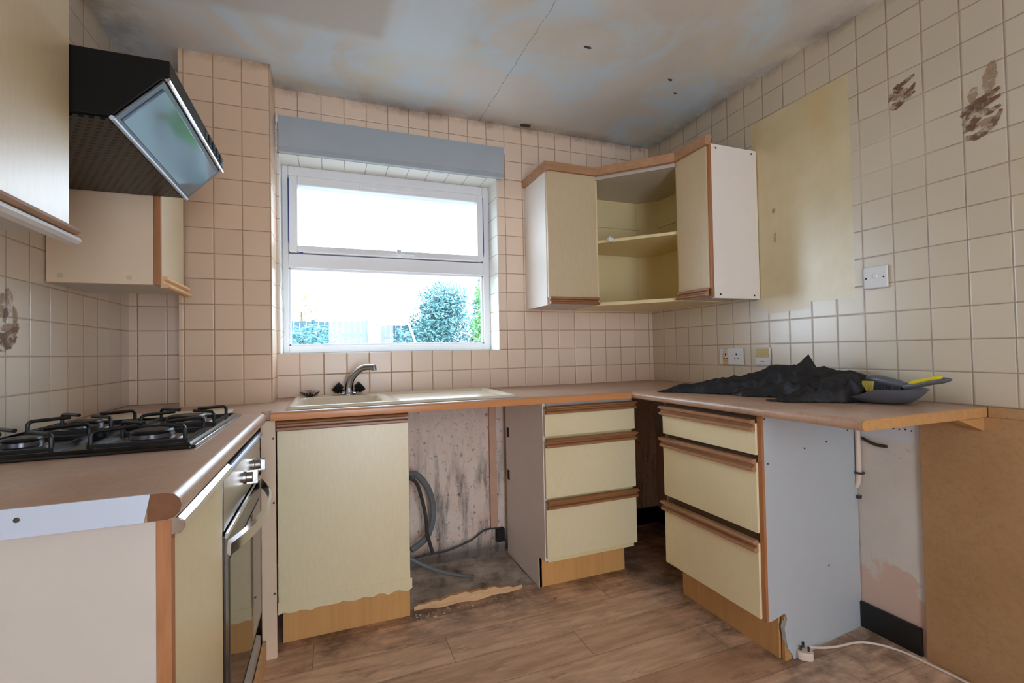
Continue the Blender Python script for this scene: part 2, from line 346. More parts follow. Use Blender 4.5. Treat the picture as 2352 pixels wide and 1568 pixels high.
sa.box(xa+.005, gx0, sy0, sy1, zu0+.005, zu1-.005).box(gx1, xb-.005, sy0, sy1, zu0+.005, zu1-.005).box(gx0, gx1, sy0, sy1, zu0+.005, gz0).box(gx0, gx1, sy0, sy1, gz1, zu1-.005)
fr.box(xa, xa+.02, .192, .214, zu0, zu1).box(xb-.02, xb, .192, .214, zu0, zu1).box(xa, xb, .192, .214, zu0, zu0+.02).box(xa, xb, .192, .214, zu1-.02, zu1)
obj('window_frame', fr, M_upvc, win, .004)
sash = obj('window_sash', sa, M_upvc, win, .005)
gk = MB(); r_ = .0028
gk.tube([(xa+.003, sy0+.006, zu1-.02), (xa+.003, sy0+.006, zu0+.06)]+arc((xa+.003, sy0+.006, zu0+.06), (xa+.01, sy0+.004, zu0+.004), (xa+.07, sy0+.006, zu0+.003)), r_, 6)
gk.tube([(xb-.003, sy0+.006, zu1-.02), (xb-.003, sy0+.006, zu0+.07)]+arc((xb-.003, sy0+.006, zu0+.07), (xb-.004, sy0+.004, zu0+.02), (xb-.02, sy0+.006, zu0+.003)), r_, 6)
obj('gasket', gk, M_gasket, sash)
obj('trickle_vent', B(-1.79, -1.42, sy0-.006, sy0, 1.992, 2.012), M_upvc, sash, .003)
hd = B(-1.63, -1.50, sy0-.014, sy0-.002, zu0+.016, zu0+.034); hd.box(-1.60, -1.575, sy0-.03, sy0-.002, zu0+.012, zu0+.040)
obj('window_handle', hd, M_white, sash, .004)
g = G('window_glass'); g.t.nodes.remove(g.b); tr = g.t.nodes.new('ShaderNodeBsdfTransparent'); gl = g.t.nodes.new('ShaderNodeBsdfGlossy'); gl.inputs['Roughness'].default_value = .02
mx = g.t.nodes.new('ShaderNodeMixShader'); mx.inputs[0].default_value = .05; tr.inputs[0].default_value = (.96, .99, 1, 1)
g.t.links.new(tr.outputs[0], mx.inputs[1]); g.t.links.new(gl.outputs[0], mx.inputs[2]); g.t.links.new(mx.outputs[0], g.t.nodes['Material Output'].inputs[0]); M_glass = g.m
obj('pane', B(gx0-.004, gx1+.004, .158, .162, gz0-.004, gz1+.004), M_glass, win, smooth=False)
obj('pane', B(xa-.004, xb+.004, .178, .182, zl0-.004, zl1+.004), M_glass, win, smooth=False)

# skirtings and exposed floor
struct('baseboard_right', B(-.014, -.001, -1.455, -1.10, .0, .098), M_skirt, .003)
struct('baseboard_back', B(-.53, -.012, -.014, -.001, 0, .10), M_skirt, .003)
struct('baseboard_corner', B(-.014, -.001, -.80, -.001, 0, .10), M_skirt, .003)
# sunken bare screed in the appliance bay
hs = MB(); nx, ny = 44, 32
def hv(x, y): return -.012+.010*mnoise.noise(Vector((x*9, y*9, 0)))+.004*mnoise.noise(Vector((x*31, y*31, 4)))
for j in range(ny+1):
    for i in range(nx+1):
        x = A0+(A1-A0)*i/nx; y = AY-.01+(-.0-AY+.01)*j/ny; hs.v.append((x, y, hv(x, y)))
hs.f = [(j*(nx+1)+i, j*(nx+1)+i+1, (j+1)*(nx+1)+i+1, (j+1)*(nx+1)+i) for j in range(ny) for i in range(nx)]
k0 = len(hs.v); hs.v += [(A0, AY-.01, -.09), (A1, AY-.01, -.09), (A1, 0, -.09), (A0, 0, -.09)]
hs.f += [(k0, k0+1, k0+2, k0+3)]
struct('trim_2', hs, M_screed, smooth=True, recalc=False)

# ------------------------------------------------------------------ outside
M_ground = plain('grass_ground', (112,120,116), .9, var=.15)
struct('ground', B(-30, 30, .5, 60, -.4, -.2), M_ground)
M_fence = plain('pale_fence', (66,92,102), .8, var=.12); M_fenced = plain('grey_fence', (54,78,92), .8, var=.12)
def fence(x0, x1, y, ztop, mat, label):
    t = thing('garden_fence', ((x0+x1)/2, y, -.2), label, 'fence')
    m = MB(); x = x0
    while x < x1-.02: m.box(x, x+.11, y, y+.015, -.2, ztop+random.uniform(-.02, .02)); x += .125
    obj('fence_board', m, mat, t, smooth=False)
    for zz in (ztop-.35, .3): obj('fence_rail', B(x0, x1, y+.015, y+.05, zz, zz+.08), mat, t, smooth=False)
    x = x0
    while x <= x1+.01: obj('fence_post', B(x-.04, x+.04, y+.05, y+.13, -.2, ztop+.03), mat, t, smooth=False); x += (x1-x0)/2
fence(-3.4, -1.15, 8.6, 1.84, M_fence, 'pale board fence at the left of the garden, behind the brush heap')
fence(-1.15, .9, 9.4, 1.80, M_fenced, 'blue-grey board fence behind the leaning pole, right of the trunk')
def leaf_mat(name, a, b):
    g = G(name, .6); g.color(g.mix(g.mr(g.noise(3, 4), .35, .65), rgb(*a), rgb(*b))); return g.m
M_lb = leaf_mat('bluish_leaves', (70,116,124), (100,148,148)); M_lg = leaf_mat('green_leaves', (90,148,86), (122,176,104)); M_ly = leaf_mat('pale_leaves', (150,156,100), (186,172,116)); M_bark = plain('bark', (120,96,78), .9)  # leaf colours paled to imitate the glare haze outside
def leaves(m, c, rad, n, s, fill=.5):
    for _ in range(n):
        d = Vector((random.gauss(0, 1), random.gauss(0, 1), random.gauss(0, 1))).normalized(); k = random.random()**fill
        p = Vector((c[0]+d.x*rad[0]*k, c[1]+d.y*rad[1]*k, c[2]+d.z*rad[2]*k))
        a = Vector((random.gauss(0, 1), random.gauss(0, 1), random.gauss(0, 1))).normalized(); b = a.orthogonal().normalized(); l = s*random.uniform(.6, 1.3)
        m.add([p-a*l, p+b*l*.4, p+a*l, p-b*l*.4], [(0, 1, 2, 3)])
def tree(name, x, y, h, w, mat, n, s, label, cat='tree', blobs=5, trunk=.05):
    t = thing(name, (x, y, -.2), label, cat); m = MB()
    for b in range(blobs):
        f = (b+.5)/blobs; ww = w*(1-.45*abs(f-.4)*1.6)
        leaves(m, (x+random.uniform(-.2, .2)*w, y, -.2+h*(.12+.8*f)), (ww, ww*.8, h/blobs*.9), n//blobs, s)
    obj('foliage', m, mat, t, smooth=False, recalc=False)
    obj('trunk', MB().tube([(x, y, -.2), (x+.03, y, h*.45), (x, y, h*.75)], [trunk, trunk*.8, trunk*.3], 8), M_bark, t)
tree('garden_tree', .30, 8.0, 2.9, 1.0, M_lb, 14000, .05, 'rounded blue-green tree seen right of centre in the lower window pane', blobs=5)
tree('conifer', .98, 6.3, 2.8, .50, M_lg, 9000, .045, 'tall bright green conifer at the right edge of the lower window pane', blobs=7)
tree('garden_tree', 1.75, 8.6, 3.4, .60, M_lb, 5000, .08, 'taller bluish tree behind the bright green conifer', blobs=6)
tree('garden_tree', -2.55, 9.6, 2.9, .75, M_ly, 1300, .05, 'sparse pale yellowish tree standing behind the left garden fence', blobs=4)
t = thing('garden_tree', (-1.02, 8.2, -.2), 'bare pale trunk standing between the two garden fences', 'tree')
obj('trunk', MB().tube([(-1.02, 8.2, -.2), (-1.0, 8.2, .8), (-1.04, 8.2, 1.72)], [.16, .15, .13], 12), plain('pale_bark', (140,112,98), .9), t)
obj('leaning_pole', MB().tube([(.17, 6.9, -.2), (-.16, 6.9, .75), (-.80, 6.9, 2.60)], .022, 8), plain('pole', (206,210,214), .6), label='thin pale pole leaning diagonally in the garden in front of the grey fence', cat='pole')
m = MB()
for i in range(420):
    x = random.uniform(-2.75, -1.55); y = 6.6+random.uniform(-.5, .5); hh = 1.66*(1-.30*abs((x+2.25)/.7)**1.5); z = random.uniform(-.2, max(0, hh))
    a = random.uniform(-.5, .9); l = random.uniform(.15, .5); m.tube([(x, y, z), (x+l*math.cos(a), y+random.uniform(-.1, .1), z+l*.35*math.sin(a))], .008, 4)
leaves(m, (-2.25, 6.6, .85), (.75, .4, .80), 3600, .05, .33)
obj('brush_heap', m, M_lb, smooth=False, recalc=False, label='low heap of cut branches at the lower left of the window view', cat='brush heap', kind='stuff')

# ------------------------------------------------------------------ worktops
def wtprof(front, back, z0, z1, s):   # rounded front edge; s=+1 when front is the lower coordinate
    r = (z1-z0)/2; P = [(back, z0), (back, z1)]
    for k in range(0, 7):
        a = PI/2+ s*0 + k*PI/6
        P.append((front+s*(r*.9)+s*math.cos(a)*r*.9, (z0+z1)/2+math.sin(a)*r))
    return P
BX0, BX1, BY0, BY1 = -2.075, -1.735, -.50, -.135      # sink bowl cut-out
t = thing('worktop', (-1.1, -.3, .868), 'long brown laminate worktop under the window, holding the sink', 'worktop')
m = MB().prism(wtprof(-.605, -.55, .868, .9, 1), 'x', -2.150, -.602)
m.box(XL+.003, -2.53, -.61, -.003, .868, .9).box(-2.53, -2.18, -.61, -.2, .868, .9)
m.box(-2.18, BX0, -.55, -.003, .868, .9).box(BX1, -.003, -.55, -.003, .868, .9).box(-.600, -.003, -.6005, -.55, .868, .9).box(BX0, BX1, BY1, -.003, .868, .9).box(BX0, BX1, -.55, BY0, .868, .9)
obj('worktop_surface', m, M_wt, t)
m = MB().prism([(-.606, .869), (-.6075, .875), (-.6075, .892), (-.604, .897), (-.600, .897), (-.600, .869)], 'x', -2.148, -.604)
obj('front_edge', m, M_wtedge, t, label='orange-brown front edge strip')
m = MB().prism(wtprof(-.605, -.003, .868, .9, 1), 'y', -1.655, -.602)
t = thing('worktop', (-.3, -1.13, .868), 'pale brown worktop on the right wall with a sawn open end, under the black cloth', 'worktop')
obj('worktop_surface', m, M_wt, t)
obj('sawn_end', MB().prism(wtprof(-.604, -.003, .869, .8985, 1), 'y', -1.6575, -1.6545), M_wtcut, t, label='bare chipboard end of the worktop')
t = thing('worktop', (-2.45, -1.13, .86), 'brown worktop along the left wall around the gas hob', 'worktop')
m = MB().prism(wtprof(-2.160, -2.757, .86, .9, -1), 'y', -1.655, -.612)
obj('worktop_surface', m, M_wt, t)
me_ = MB().prism([(-2.757, .861), (-2.757, .902), (-2.20, .902), (-2.208, .861)], 'y', -1.658, -1.655)
es = obj('edging_strip', me_, M_alu, t, label='pale metal edging strip across the near end')
obj('screw', MB().lathe([(.0035, 0), (.0035, .001), (.002, .002)], (-2.352, -1.658, .886), (0, -1, 0), 12), M_screw, es)
m = MB().prism(wtprof(-2.161, -2.204, .861, .901, -1), 'y', -1.6568, -1.655)
obj('sawn_end', m, plain('dark_chipped_core', (118,78,50), .8, var=.35, scale=45, bump=.001), t, label='dark chipped corner end')

# ------------------------------------------------------------------ handle strip profile
def strip(axis, a, b, face, z0, z1, out, flip=False):
    # out: direction sign along the face normal axis; strip stands proud of the face
    h = z1-z0; pr = [(0, 0), (.014, 0), (.020, .10), (.020, .30), (.008, .42), (.008, .60), (.024, .74), (.026, .90), (.020, 1), (0, 1)]
    if flip: pr = [(p, 1-q) for p, q in pr]
    poly = [(face+out*p, z0+h*q) for p, q in pr]
    return MB().prism(poly, axis, a, b)
def scr(parent, pts, d, r=.0045, mat=None):
    for p in pts:
        obj('screw', MB().lathe([(r, 0), (r, .0012), (r*.5, .002)], p, d, 10), mat or M_screw, parent)

# ------------------------------------------------------------------ base units, window wall
t = thing('base_cabinet', (-1.89, -.28, 0), 'cream base cupboard with one tall torn-edged door beneath the sink', 'cabinet')
obj('carcass', MB().box(-2.130, -2.118, -.545, -.02, .176, .866).box(-1.662, -1.650, -.545, -.02, .176, .866).box(-2.122, -2.112, -.455, -.02, 0, .176).box(-1.662, -1.648, -.455, -.02, 0, .176).box(-2.118, -1.662, -.545, -.02, .19, .206), M_panel, t)
dr = B(-2.132, -1.653, -.565, -.547, .162, .862)
dd = obj('door', dr, M_door, t, .0015)
obj('handle_strip', strip('x', -2.132, -1.655, -.565, .826, .864, -1), M_oakh, dd, label='oak grip strip')
# ragged skin of laminate hanging over the plinth
import_r = random.Random(3); xs = [ -2.133+ (.487)*i/26 for i in range(27)]
pl = [(-2.132, -.006)]
poly = [(xs[0], .20)]+[(xx, .156+.004*math.sin(i*1.7)+import_r.uniform(-.004, .004)) for i, xx in enumerate(xs)]+[(xs[-1], .20)]
obj('torn_skin', MB().prism(poly, 'y', -.5668, -.565), M_door, dd, smooth=False)
obj('plinth', B(-2.125, -1.642, -.475, -.456, 0, .168), M_plinth, t, .001)
t = thing('filler_panel', (-2.16, -.56, 0), 'narrow cream upright filler between the oven and the sink cupboard', 'panel')
fp = obj('filler_board', B(-2.186, -2.137, -.566, -.552, 0, .866), M_panelw, t, .001)
scr(fp, [(-2.144, -.5665, z) for z in (.80, .565, .235)], (0, -1, 0), .004)
# drawer unit under the window worktop
t = thing('drawer_unit', (-.79, -.28, 0), 'three-drawer cream base unit with white side panel, right of the empty appliance bay', 'drawer unit')
sp = obj('side_panel', MB().prism([(-.06, 0), (-.475, 0), (-.475, .14), (-.548, .15), (-.548, .866), (-.06, .866)], 'x', -1.046, -1.030), M_panel, t, .001, label='greyish white side panel facing the bay')
obj('carcass', MB().box(-1.030, -.565, -.545, -.06, .14, .864), M_yellow, t, .001)
for z0, z1, hh in ((.715, .852, .036), (.436, .705, .040), (.165, .428, .040)):
    d = obj('drawer', B(-1.043, -.560, -.567, -.547, z0, z1-hh*.3), M_door, t, .0015)
    obj('handle_strip', strip('x', -1.043, -.560, -.567, z1-hh, z1, -1), M_oakh, d, label='oak grip strip')
obj('plinth', B(-1.044, -.575, -.475, -.459, 0, .160), M_plinth, t, .001)
obj('top_rail', B(-1.03, -.565, -.556, -.546, .852, .867), M_panelc, t)
# ------------------------------------------------------------------ drawer unit, right wall
t = thing('drawer_unit', (-.3, -1.04, 0), 'three-drawer cream base unit at right wall, its broken white end panel facing out', 'drawer unit')
panel = [(-.548, .15), (-.563, .866), (-.02, .866), (-.005, .866), (-.005, 0), (-.41, 0)]
# end panel (slightly out of square) with a broken lower corner
outl = [(-.563, .866), (-.563, .165), (-.540, .163), (-.505, .168), (-.475, .172), (-.462, .150), (-.478, .120), (-.470, .080), (-.462, .045), (-.440, .020), (-.432, 0), (-.004, 0), (-.004, .866)]
pm = MB(); n = len(outl)
def py(x): return -1.304+(x+.563)*(.056/.56)
pm.v = [(x, py(x), z) for x, z in outl]+[(x, py(x)+.016, z) for x, z in outl]
pm.f = [tuple(range(n)), tuple(range(2*n-1, n-1, -1))]+[(i, i+n, (i+1) % n+n, (i+1) % n) for i in range(n)]
ep = obj('end_panel', pm, M_panelb, t, smooth=False, label='bluish white end panel with broken lower corner')
scr(ep, [(x, py(x)-.0005, z) for x, z in ((-.553, .855), (-.542, .70), (-.335, .73), (-.20, .74), (-.06, .77), (-.21, .28))], (0, -1, 0), .0035)
obj('carcass', MB().box(-.560, -.02, -1.240, -.800, .168, .864).box(-.560, -.50, -1.286, -1.240, .168, .864), plain('shadow_gap_carcass', (92,70,50), .6), t)  # carcass coloured dark so the gaps between drawers read as shadow
obj('oak_edging', B(-.572, -.5615, -1.306, -1.288, .165, .866), M_oakv, t, .001, label='oak edge of the end panel')
obj('back_side_panel', MB().prism([(-.555, .864), (-.555, .168), (-.452, .168), (-.452, 0), (-.02, 0), (-.02, .864)], 'y', -.798, -.786), M_oakv, t)
for z0, z1, hh in ((.730, .852, .040), (.462, .716, .042), (.170, .440, .042)):
    d = obj('drawer', B(-.580, -.562, -1.288, -.800, z0, z1-hh*.3), M_door, t, .0015)
    obj('handle_strip', strip('y', -1.288, -.800, -.580, z1-hh, z1, -1), M_oakhy, d, label='oak grip strip')
obj('plinth', B(-.474, -.454, -1.268, -.780, 0, .168), M_plinthd, t, .001)
obj('leg_strip', B(-.468, -.458, -1.262, -1.254, 0.002, .115), M_white, t, .001, label='thin white strip at the broken corner')
m = MB().prism([(-.468, 0), (-.468, .16), (-.452, .165), (-.446, .12), (-.430, .07), (-.438, .0)], 'y', -1.286, -1.275)
obj('broken_core', m, M_wtcut, t, smooth=False, label='exposed chipboard at the broken corner')

# ------------------------------------------------------------------ left run: end cabinet, oven, plinth
t = thing('base_cabinet', (-2.47, -1.45, 0), 'cream base cupboard at the near left with an oak-edged end panel', 'cabinet')
obj('end_panel', B(-2.757, -2.198, -1.640, -1.624, 0, .860), M_panelc, t, .001)
obj('oak_edging', B(-2.198, -2.178, -1.641, -1.622, .0, .860), M_oakv, t, .001, label='orange oak edge of the end panel')
obj('carcass', B(-2.757, -2.20, -1.622, -1.262, .12, .858), M_yellow, t)
dd = obj('door', B(-2.198, -2.181, -1.620, -1.256, .15, .855), M_door, t, .0015)
m = MB().prism([(-2.181, .832), (-2.166, .834), (-2.160, .842), (-2.160, .852), (-2.170, .859), (-2.181, .859)], 'y', -1.640, -1.256)
obj('handle_strip', m, M_chrome, dd, .001, label='shiny worn pale grip strip')
t = thing('oven', (-2.47, -.95, .19), 'stainless steel built-in oven with glass door and bowed handle under the hob', 'oven')
obj('oven_body', B(-2.74, -2.20, -1.244, -.640, .20, .83), M_blackm, t)
cp = obj('control_panel', B(-2.20, -2.180, -1.246, -.634, .700, .832), M_steel, t, .002)
obj('trim_rail', MB().tube([(-2.180, -1.247, .829), (-2.180, -.634, .829)], .009, 10), M_alu, cp)
for ky in (-.95, -.78):
    k = obj('knob', MB().lathe([(.019, 0), (.019, .004), (.015, .006), (.015, .020), (.013, .022)], (-2.180, ky, .755), (1, 0, 0), 24), M_steel, cp)
    obj('knob_grip', B(-2.176, -2.146, ky-.0035, ky+.0035, .735, .775), M_chrome, k, .001)
od = obj('oven_door', B(-2.20, -2.178, -1.246, -.634, .21, .690), M_dark, t, .002)
g = G('oven_glass', .06, spec=.8); g.color(g.mix(g.noise(2, 2), rgb(74,66,54), rgb(92,82,66))); M_oglass = g.m
obj('oven_glass', B(-2.1785, -2.1755, -1.20, -.68, .235, .620), M_oglass, od, .001)
obj('door_top_trim', B(-2.1785, -2.172, -1.246, -.634, .684, .696), M_chrome, od, .001)
hp = [(-2.176, -1.225, .655)]+arc((-2.172, -1.225, .655), (-2.085, -.94, .655), (-2.172, -.655, .655), 16)+[(-2.176, -.655, .655)]
hm = MB()
for i in range(len(hp)-1):
    a, b = hp[i], hp[i+1]
# flat bowed band
band = arc((-2.176, -1.235, 0), (-2.075, -.94, 0), (-2.176, -.645, 0), 22); n = len(band); vs = []
for p in band: vs += [(p[0], p[1], .645), (p[0]+.007, p[1], .640), (p[0]+.009, p[1], .668), (p[0]+.002, p[1], .676)]
hm.add(vs, [(i*4+k, i*4+(k+1) % 4, (i+1)*4+(k+1) % 4, (i+1)*4+k) for i in range(n-1) for k in range(4)]+[(0, 1, 2, 3), tuple((n-1)*4+k for k in (3, 2, 1, 0))])
obj('oven_handle', hm, M_chrome, od)
obj('lower_vent', B(-2.199, -2.184, -1.246, -.634, .19, .205), M_hole, t)
obj('plinth_board', MB().prism([(-2.205, .004), (-2.187, .0), (-2.187, .112), (-2.200, .117)], 'y', -1.62, -.60), M_panelc, label='pale plinth board on the floor beneath the oven', cat='plinth')
obj('plinth_board', B(-2.183, -2.171, -1.62, -.575, .0, .075), M_wood, label='low thin timber strip standing on the floor in front of the plinth, under the oven', cat='plank')

# ------------------------------------------------------------------ hob
HX0, HX1, HY0, HY1 = -2.735, -2.232, -1.262, -.655
t = thing('gas_hob', (-2.48, -.96, .9), 'black gas hob with four burners set in the left worktop', 'hob')
def rrect(x0, x1, y0, y1, r, n=5):
    P = []
    for cx, cy, a0 in ((x1-r, y1-r, 0), (x0+r, y1-r, 90), (x0+r, y0+r, 180), (x1-r, y0+r, 270)):
        P += [(cx+r*math.cos(math.radians(a0+90*k/n)), cy+r*math.sin(math.radians(a0+90*k/n))) for k in range(n+1)]
    return P
obj('hob_plate', MB().prism(rrect(HX0, HX1, HY0, HY1, .012), 'z', .9004, .908), M_black, t, .002)
obj('hob_rim', MB().sweep([(HX0+.02, HY0+.02), (HX0+.02, HY1-.02), (HX1-.02, HY1-.02), (HX1-.02, HY0+.02), (HX0+.02, HY0+.02)], [(0, .907), (0, .913), (-.006, .913), (-.010, .907)]), M_black, t)
for (bx, by, br) in ((-2.355, -1.11, .045), (-2.60, -1.11, .036), (-2.355, -.81, .050), (-2.60, -.81, .040)):
    b = obj('burner', MB().lathe([(br*1.5, .907), (br*1.45, .911), (br*1.05, .913), (br, .922), (br*.9, .924)], (bx, by, 0)), M_dark, t, label='steel-rimmed burner ring')
    obj('burner_cap', MB().lathe([(br*.95, .923), (br*.98, .927), (br*.9, .931), (br*.4, .932)], (bx, by, 0)), M_iron, b)
    ps = MB()
    for a in (45, 135, 225, 315):
        ca, sa_ = math.cos(math.radians(a)), math.sin(math.radians(a)); R0, R1 = .125, .035
        ps.tube([(bx+ca*R0, by+sa_*R0*.98, .908), (bx+ca*R0, by+sa_*R0*.98, .932)]+arc((bx+ca*R0, by+sa_*R0*.98, .932), (bx+ca*R0, by+sa_*R0*.98, .944), (bx+ca*(R0-.014), by+sa_*(R0-.014)*.98, .944), 4)+[(bx+ca*R1, by+sa_*R1, .944)], .0048, 8)
    fr_ = .125*math.cos(PI/4)
    ps.sweep([(bx-fr_, by-fr_), (bx-fr_, by+fr_), (bx+fr_, by+fr_), (bx+fr_, by-fr_), (bx-fr_, by-fr_)], [(0, .908), (0, .916), (-.007, .916), (-.007, .908)])
    obj('pan_support', ps, M_iron, t)
for i, ky in enumerate((-1.06, -.86)):
    for kx in (-2.475,):
        obj('control_knob', MB().lathe([(.019, .907), (.019, .912), (.015, .914), (.014, .928), (.011, .930)], (kx, ky, 0)), M_blackm, t)
obj('worktop_saver', MB().prism(rrect(-2.700, -2.285, -.640, -.47, .02), 'z', .9, .909), M_saver, bevel=.002, label='flat beige board lying on the worktop behind the hob', cat='board')

# ------------------------------------------------------------------ sink, tap, strainer
def sstep(a, b, x): t_ = max(0, min(1, (x-a)/(b-a))); return t_*t_*(3-2*t_)
SX0, SX1, SY0, SY1 = -2.105, -1.160, -.568, -.060
def rdist(x, y, x0, x1, y0, y1, r):    # signed distance to rounded rectangle
    qx = abs(x-(x0+x1)/2)-(x1-x0)/2+r; qy = abs(y-(y0+y1)/2)-(y1-y0)/2+r
    return math.hypot(max(qx, 0), max(qy, 0))+min(max(qx, qy), 0)-r
def sinkz(x, y):
    e = rdist(x, y, SX0, SX1, SY0, SY1, .03); z = .9015+.011*sstep(0, -.014, e)-.003*sstep(-.022, -.034, e)
    b = rdist(x, y, BX0+.006, BX1-.006, BY0+.006, BY1-.006, .06)
    d = rdist(x, y, -1.70, -1.195, -.530, -.10, .03)
    z -= .006*sstep(0, -.012, d)+ (.0015*(math.sin((y)*170)) if d < -.03 else 0)
    if b < .004: z = z*1-.15*sstep(.004, -.045, b)
    return z
xs_ = sorted(set([SX0+(SX1-SX0)*i/190 for i in range(191)])); ys_ = [SY0+(SY1-SY0)*j/100 for j in range(101)]
sm = MB(); sm.v = [(x, y, sinkz(x, y)) for y in ys_ for x in xs_]; nx = len(xs_)
sm.f = [(j*nx+i, j*nx+i+1, (j+1)*nx+i+1, (j+1)*nx+i) for j in range(100) for i in range(190)]
t = thing('kitchen_sink', (-1.63, -.31, .9), 'cream inset sink with single bowl and right-hand drainer below the window', 'sink')
obj('basin', sm, M_sink, t, recalc=False)
obj('waste', MB().lathe([(.038, .763), (.036, .766), (.012, .764)], ((BX0+BX1)/2, (BY0+BY1)/2, 0)), M_chrome, t)
t = thing('mixer_tap', (-1.862, -.098, .91), 'chrome mixer tap with swan spout and two crosshead knobs behind the sink bowl', 'tap')
tx, ty = -1.862, -.098
obj('tap_body', MB().lathe([(.026, .909), (.026, .916), (.020, .922), (.019, .952), (.014, .958)], (tx, ty, 0)).tube([(tx-.030, ty, .918), (tx+.030, ty, .918)], .013, 12), M_tap, t)
sp_ = catmull([(tx, ty, .945), (tx+.008, ty-.012, .982), (tx+.032, ty-.034, 1.016), (tx+.066, ty-.064, 1.040), (tx+.112, ty-.100, 1.042)], 6)
obj('spout', MB().tube(sp_, [.0195-.0065*i/len(sp_) for i in range(len(sp_))], 14).tube([(tx+.108, ty-.098, 1.044), (tx+.111, ty-.101, 1.026)], .0125, 12), M_tap, t)
for s_ in (-1, 1):
    d_ = Vector((s_*.75, 0, .66)); c0 = Vector((tx+s_*.028, ty, .924))
    obj('tap_knob', MB().lathe([(.010, 0), (.010, .010), (.020, .012), (.024, .020), (.026, .042), (.020, .046)], c0, d_, 8), M_blackm, t, .001)
t = thing('sink_strainer', (-2.035, -.092, .912), 'small metal sink strainer basket lying left of the tap', 'strainer')
m = MB()
for k in range(16):
    a = 2*PI*k/16
    m.tube([(-2.035+.014*math.cos(a), -.092+.014*math.sin(a), .913), (-2.035+.030*math.cos(a), -.092+.030*math.sin(a), .917), (-2.035+.042*math.cos(a), -.092+.042*math.sin(a), .933)], .0022, 6)
m.lathe([(.016, .911), (.018, .913), (.016, .915)], (-2.035, -.092, 0), seg=16)
obj('basket', m, M_dark, t)
rp = [(-2.035+.041*math.cos(2*PI*k/24), -.092+.041*math.sin(2*PI*k/24), .934) for k in range(25)]
obj('basket_rim', MB().tube(rp, .003, 6, False), M_chrome, t); obj('centre_knob', MB().lathe([(.006, .914), (.006, .926), (.010, .928), (.009, .936)], (-2.035, -.092, 0), seg=14), M_hole, t)

# ------------------------------------------------------------------ appliance bay: hoses, cable, box, timber
def hose(name, pts, r, mat, label, cat, ribs=False):
    P = catmull(pts, 14); rr = [r*(1+.12*(i % 2)) for i in range(len(P))] if ribs else r
    return obj(name, MB().tube(P, rr, 10), mat, label=label, cat=cat)
hose('drain_hose', [(-1.60, -.10, .50), (-1.545, -.10, .49), (-1.49, -.09, .42), (-1.462, -.08, .33), (-1.465, -.08, .24), (-1.50, -.10, .17), (-1.58, -.13, .13)], .015, M_hose, 'thick grey drain hose looping down out of the sink cupboard', 'hose', True)
hose('water_hose', [(-1.64, -.13, .50), (-1.56, -.13, .47), (-1.525, -.125, .38), (-1.505, -.13, .27), (-1.50, -.13, .20), (-1.475, -.13, .10)], .009, M_cable, 'thin dark hose hanging just left of the thick grey loop', 'hose')
hose('waste_hose', [(-1.61, -.20, .13), (-1.54, -.22, .09), (-1.47, -.22, .05), (-1.40, -.22, .02), (-1.34, -.24, .007), (-1.30, -.26, .004)], .009, M_hose, 'dark grey hose lying across the bare floor of the bay', 'hose')
hose('mains_cable', [(-1.62, -.05, .045), (-1.50, -.04, .055), (-1.38, -.03, .055), (-1.25, -.025, .085), (-1.17, -.02, .125), (-1.10, -.02, .13), (-1.075, -.02, .12)], .0045, M_cable, 'thin black cable running along the wall to the black box', 'cable')
obj('cable_box', B(-1.098, -1.052, -.035, -.002, .055, .125), M_hole, bevel=.002, label='small black box low on the wall at the back of the bay', cat='box')
obj('timber_batten', B(-1.128, -1.088, -.022, -.002, .13, .866), plain('pinkish_batten', (206,166,140), .8, var=.25, scale=9), bevel=.002, label='upright stained timber batten on the mouldy wall in the bay', cat='batten')
for z_ in (.43, .66): obj('hinge_plate', B(-1.050, -1.0465, -.11, -.085, z_-.02, z_+.03), M_hole, label='dark slot in the side of the bay, %s one' % ('lower' if z_ < .5 else 'upper'), cat='bracket')
tm = MB(); N = 22; vs = []
for i in range(N+1):
    f = i/N; x = -1.62+.50*f; w_ = .008+.030*math.sin(PI*min(1, f*1.05+.06))**.7; y = -.437-.01*f+.006*math.sin(i*.9); h_ = .012+.022*math.sin(PI*f)+.004*math.sin(i*2.1)
    vs += [(x, y-w_*.55, -.002), (x, y-w_*.2, h_), (x, y+w_*.45, h_*.92), (x, y+w_*.6, -.01)]
tm.add(vs, [(i*4+k, i*4+(k+1) % 4, (i+1)*4+(k+1) % 4, (i+1)*4+k) for i in range(N) for k in range(4)]+[(0, 1, 2, 3), (N*4+3, N*4+2, N*4+1, N*4)])
obj('splintered_timber', tm, M_wood, label='split pale piece of timber on the floor at the front of the bay', cat='timber', smooth=False)
tm = MB()
for k in range(90):
    x = random.gauss(-1.57, .04) if k < 40 else random.uniform(-1.62, -1.08); y = random.uniform(-.53, -.482) if k < 40 else random.uniform(-.51, -.48); s_ = random.uniform(.002, .006)
    tm.add([(x+random.uniform(-1, 1)*s_, y+random.uniform(-1, 1)*s_, random.uniform(0, 1)*s_*1.4) for _ in range(6)], [(0, 1, 2), (0, 2, 3), (0, 3, 4), (1, 2, 5), (2, 3, 5), (3, 4, 5), (0, 1, 4), (1, 4, 5)])
obj('plaster_crumbs', tm, plain('plaster_white', (196,186,172), .9), smooth=False, label='scatter of pale plaster crumbs on the floor before the bay', cat='debris', kind='stuff')
obj('floor_chip', B(-1.028, -1.018, -.60, -.592, 0, .004), plain('red_chip', (186,70,52), .6), label='tiny red chip on the floor before the window drawer unit', cat='debris')

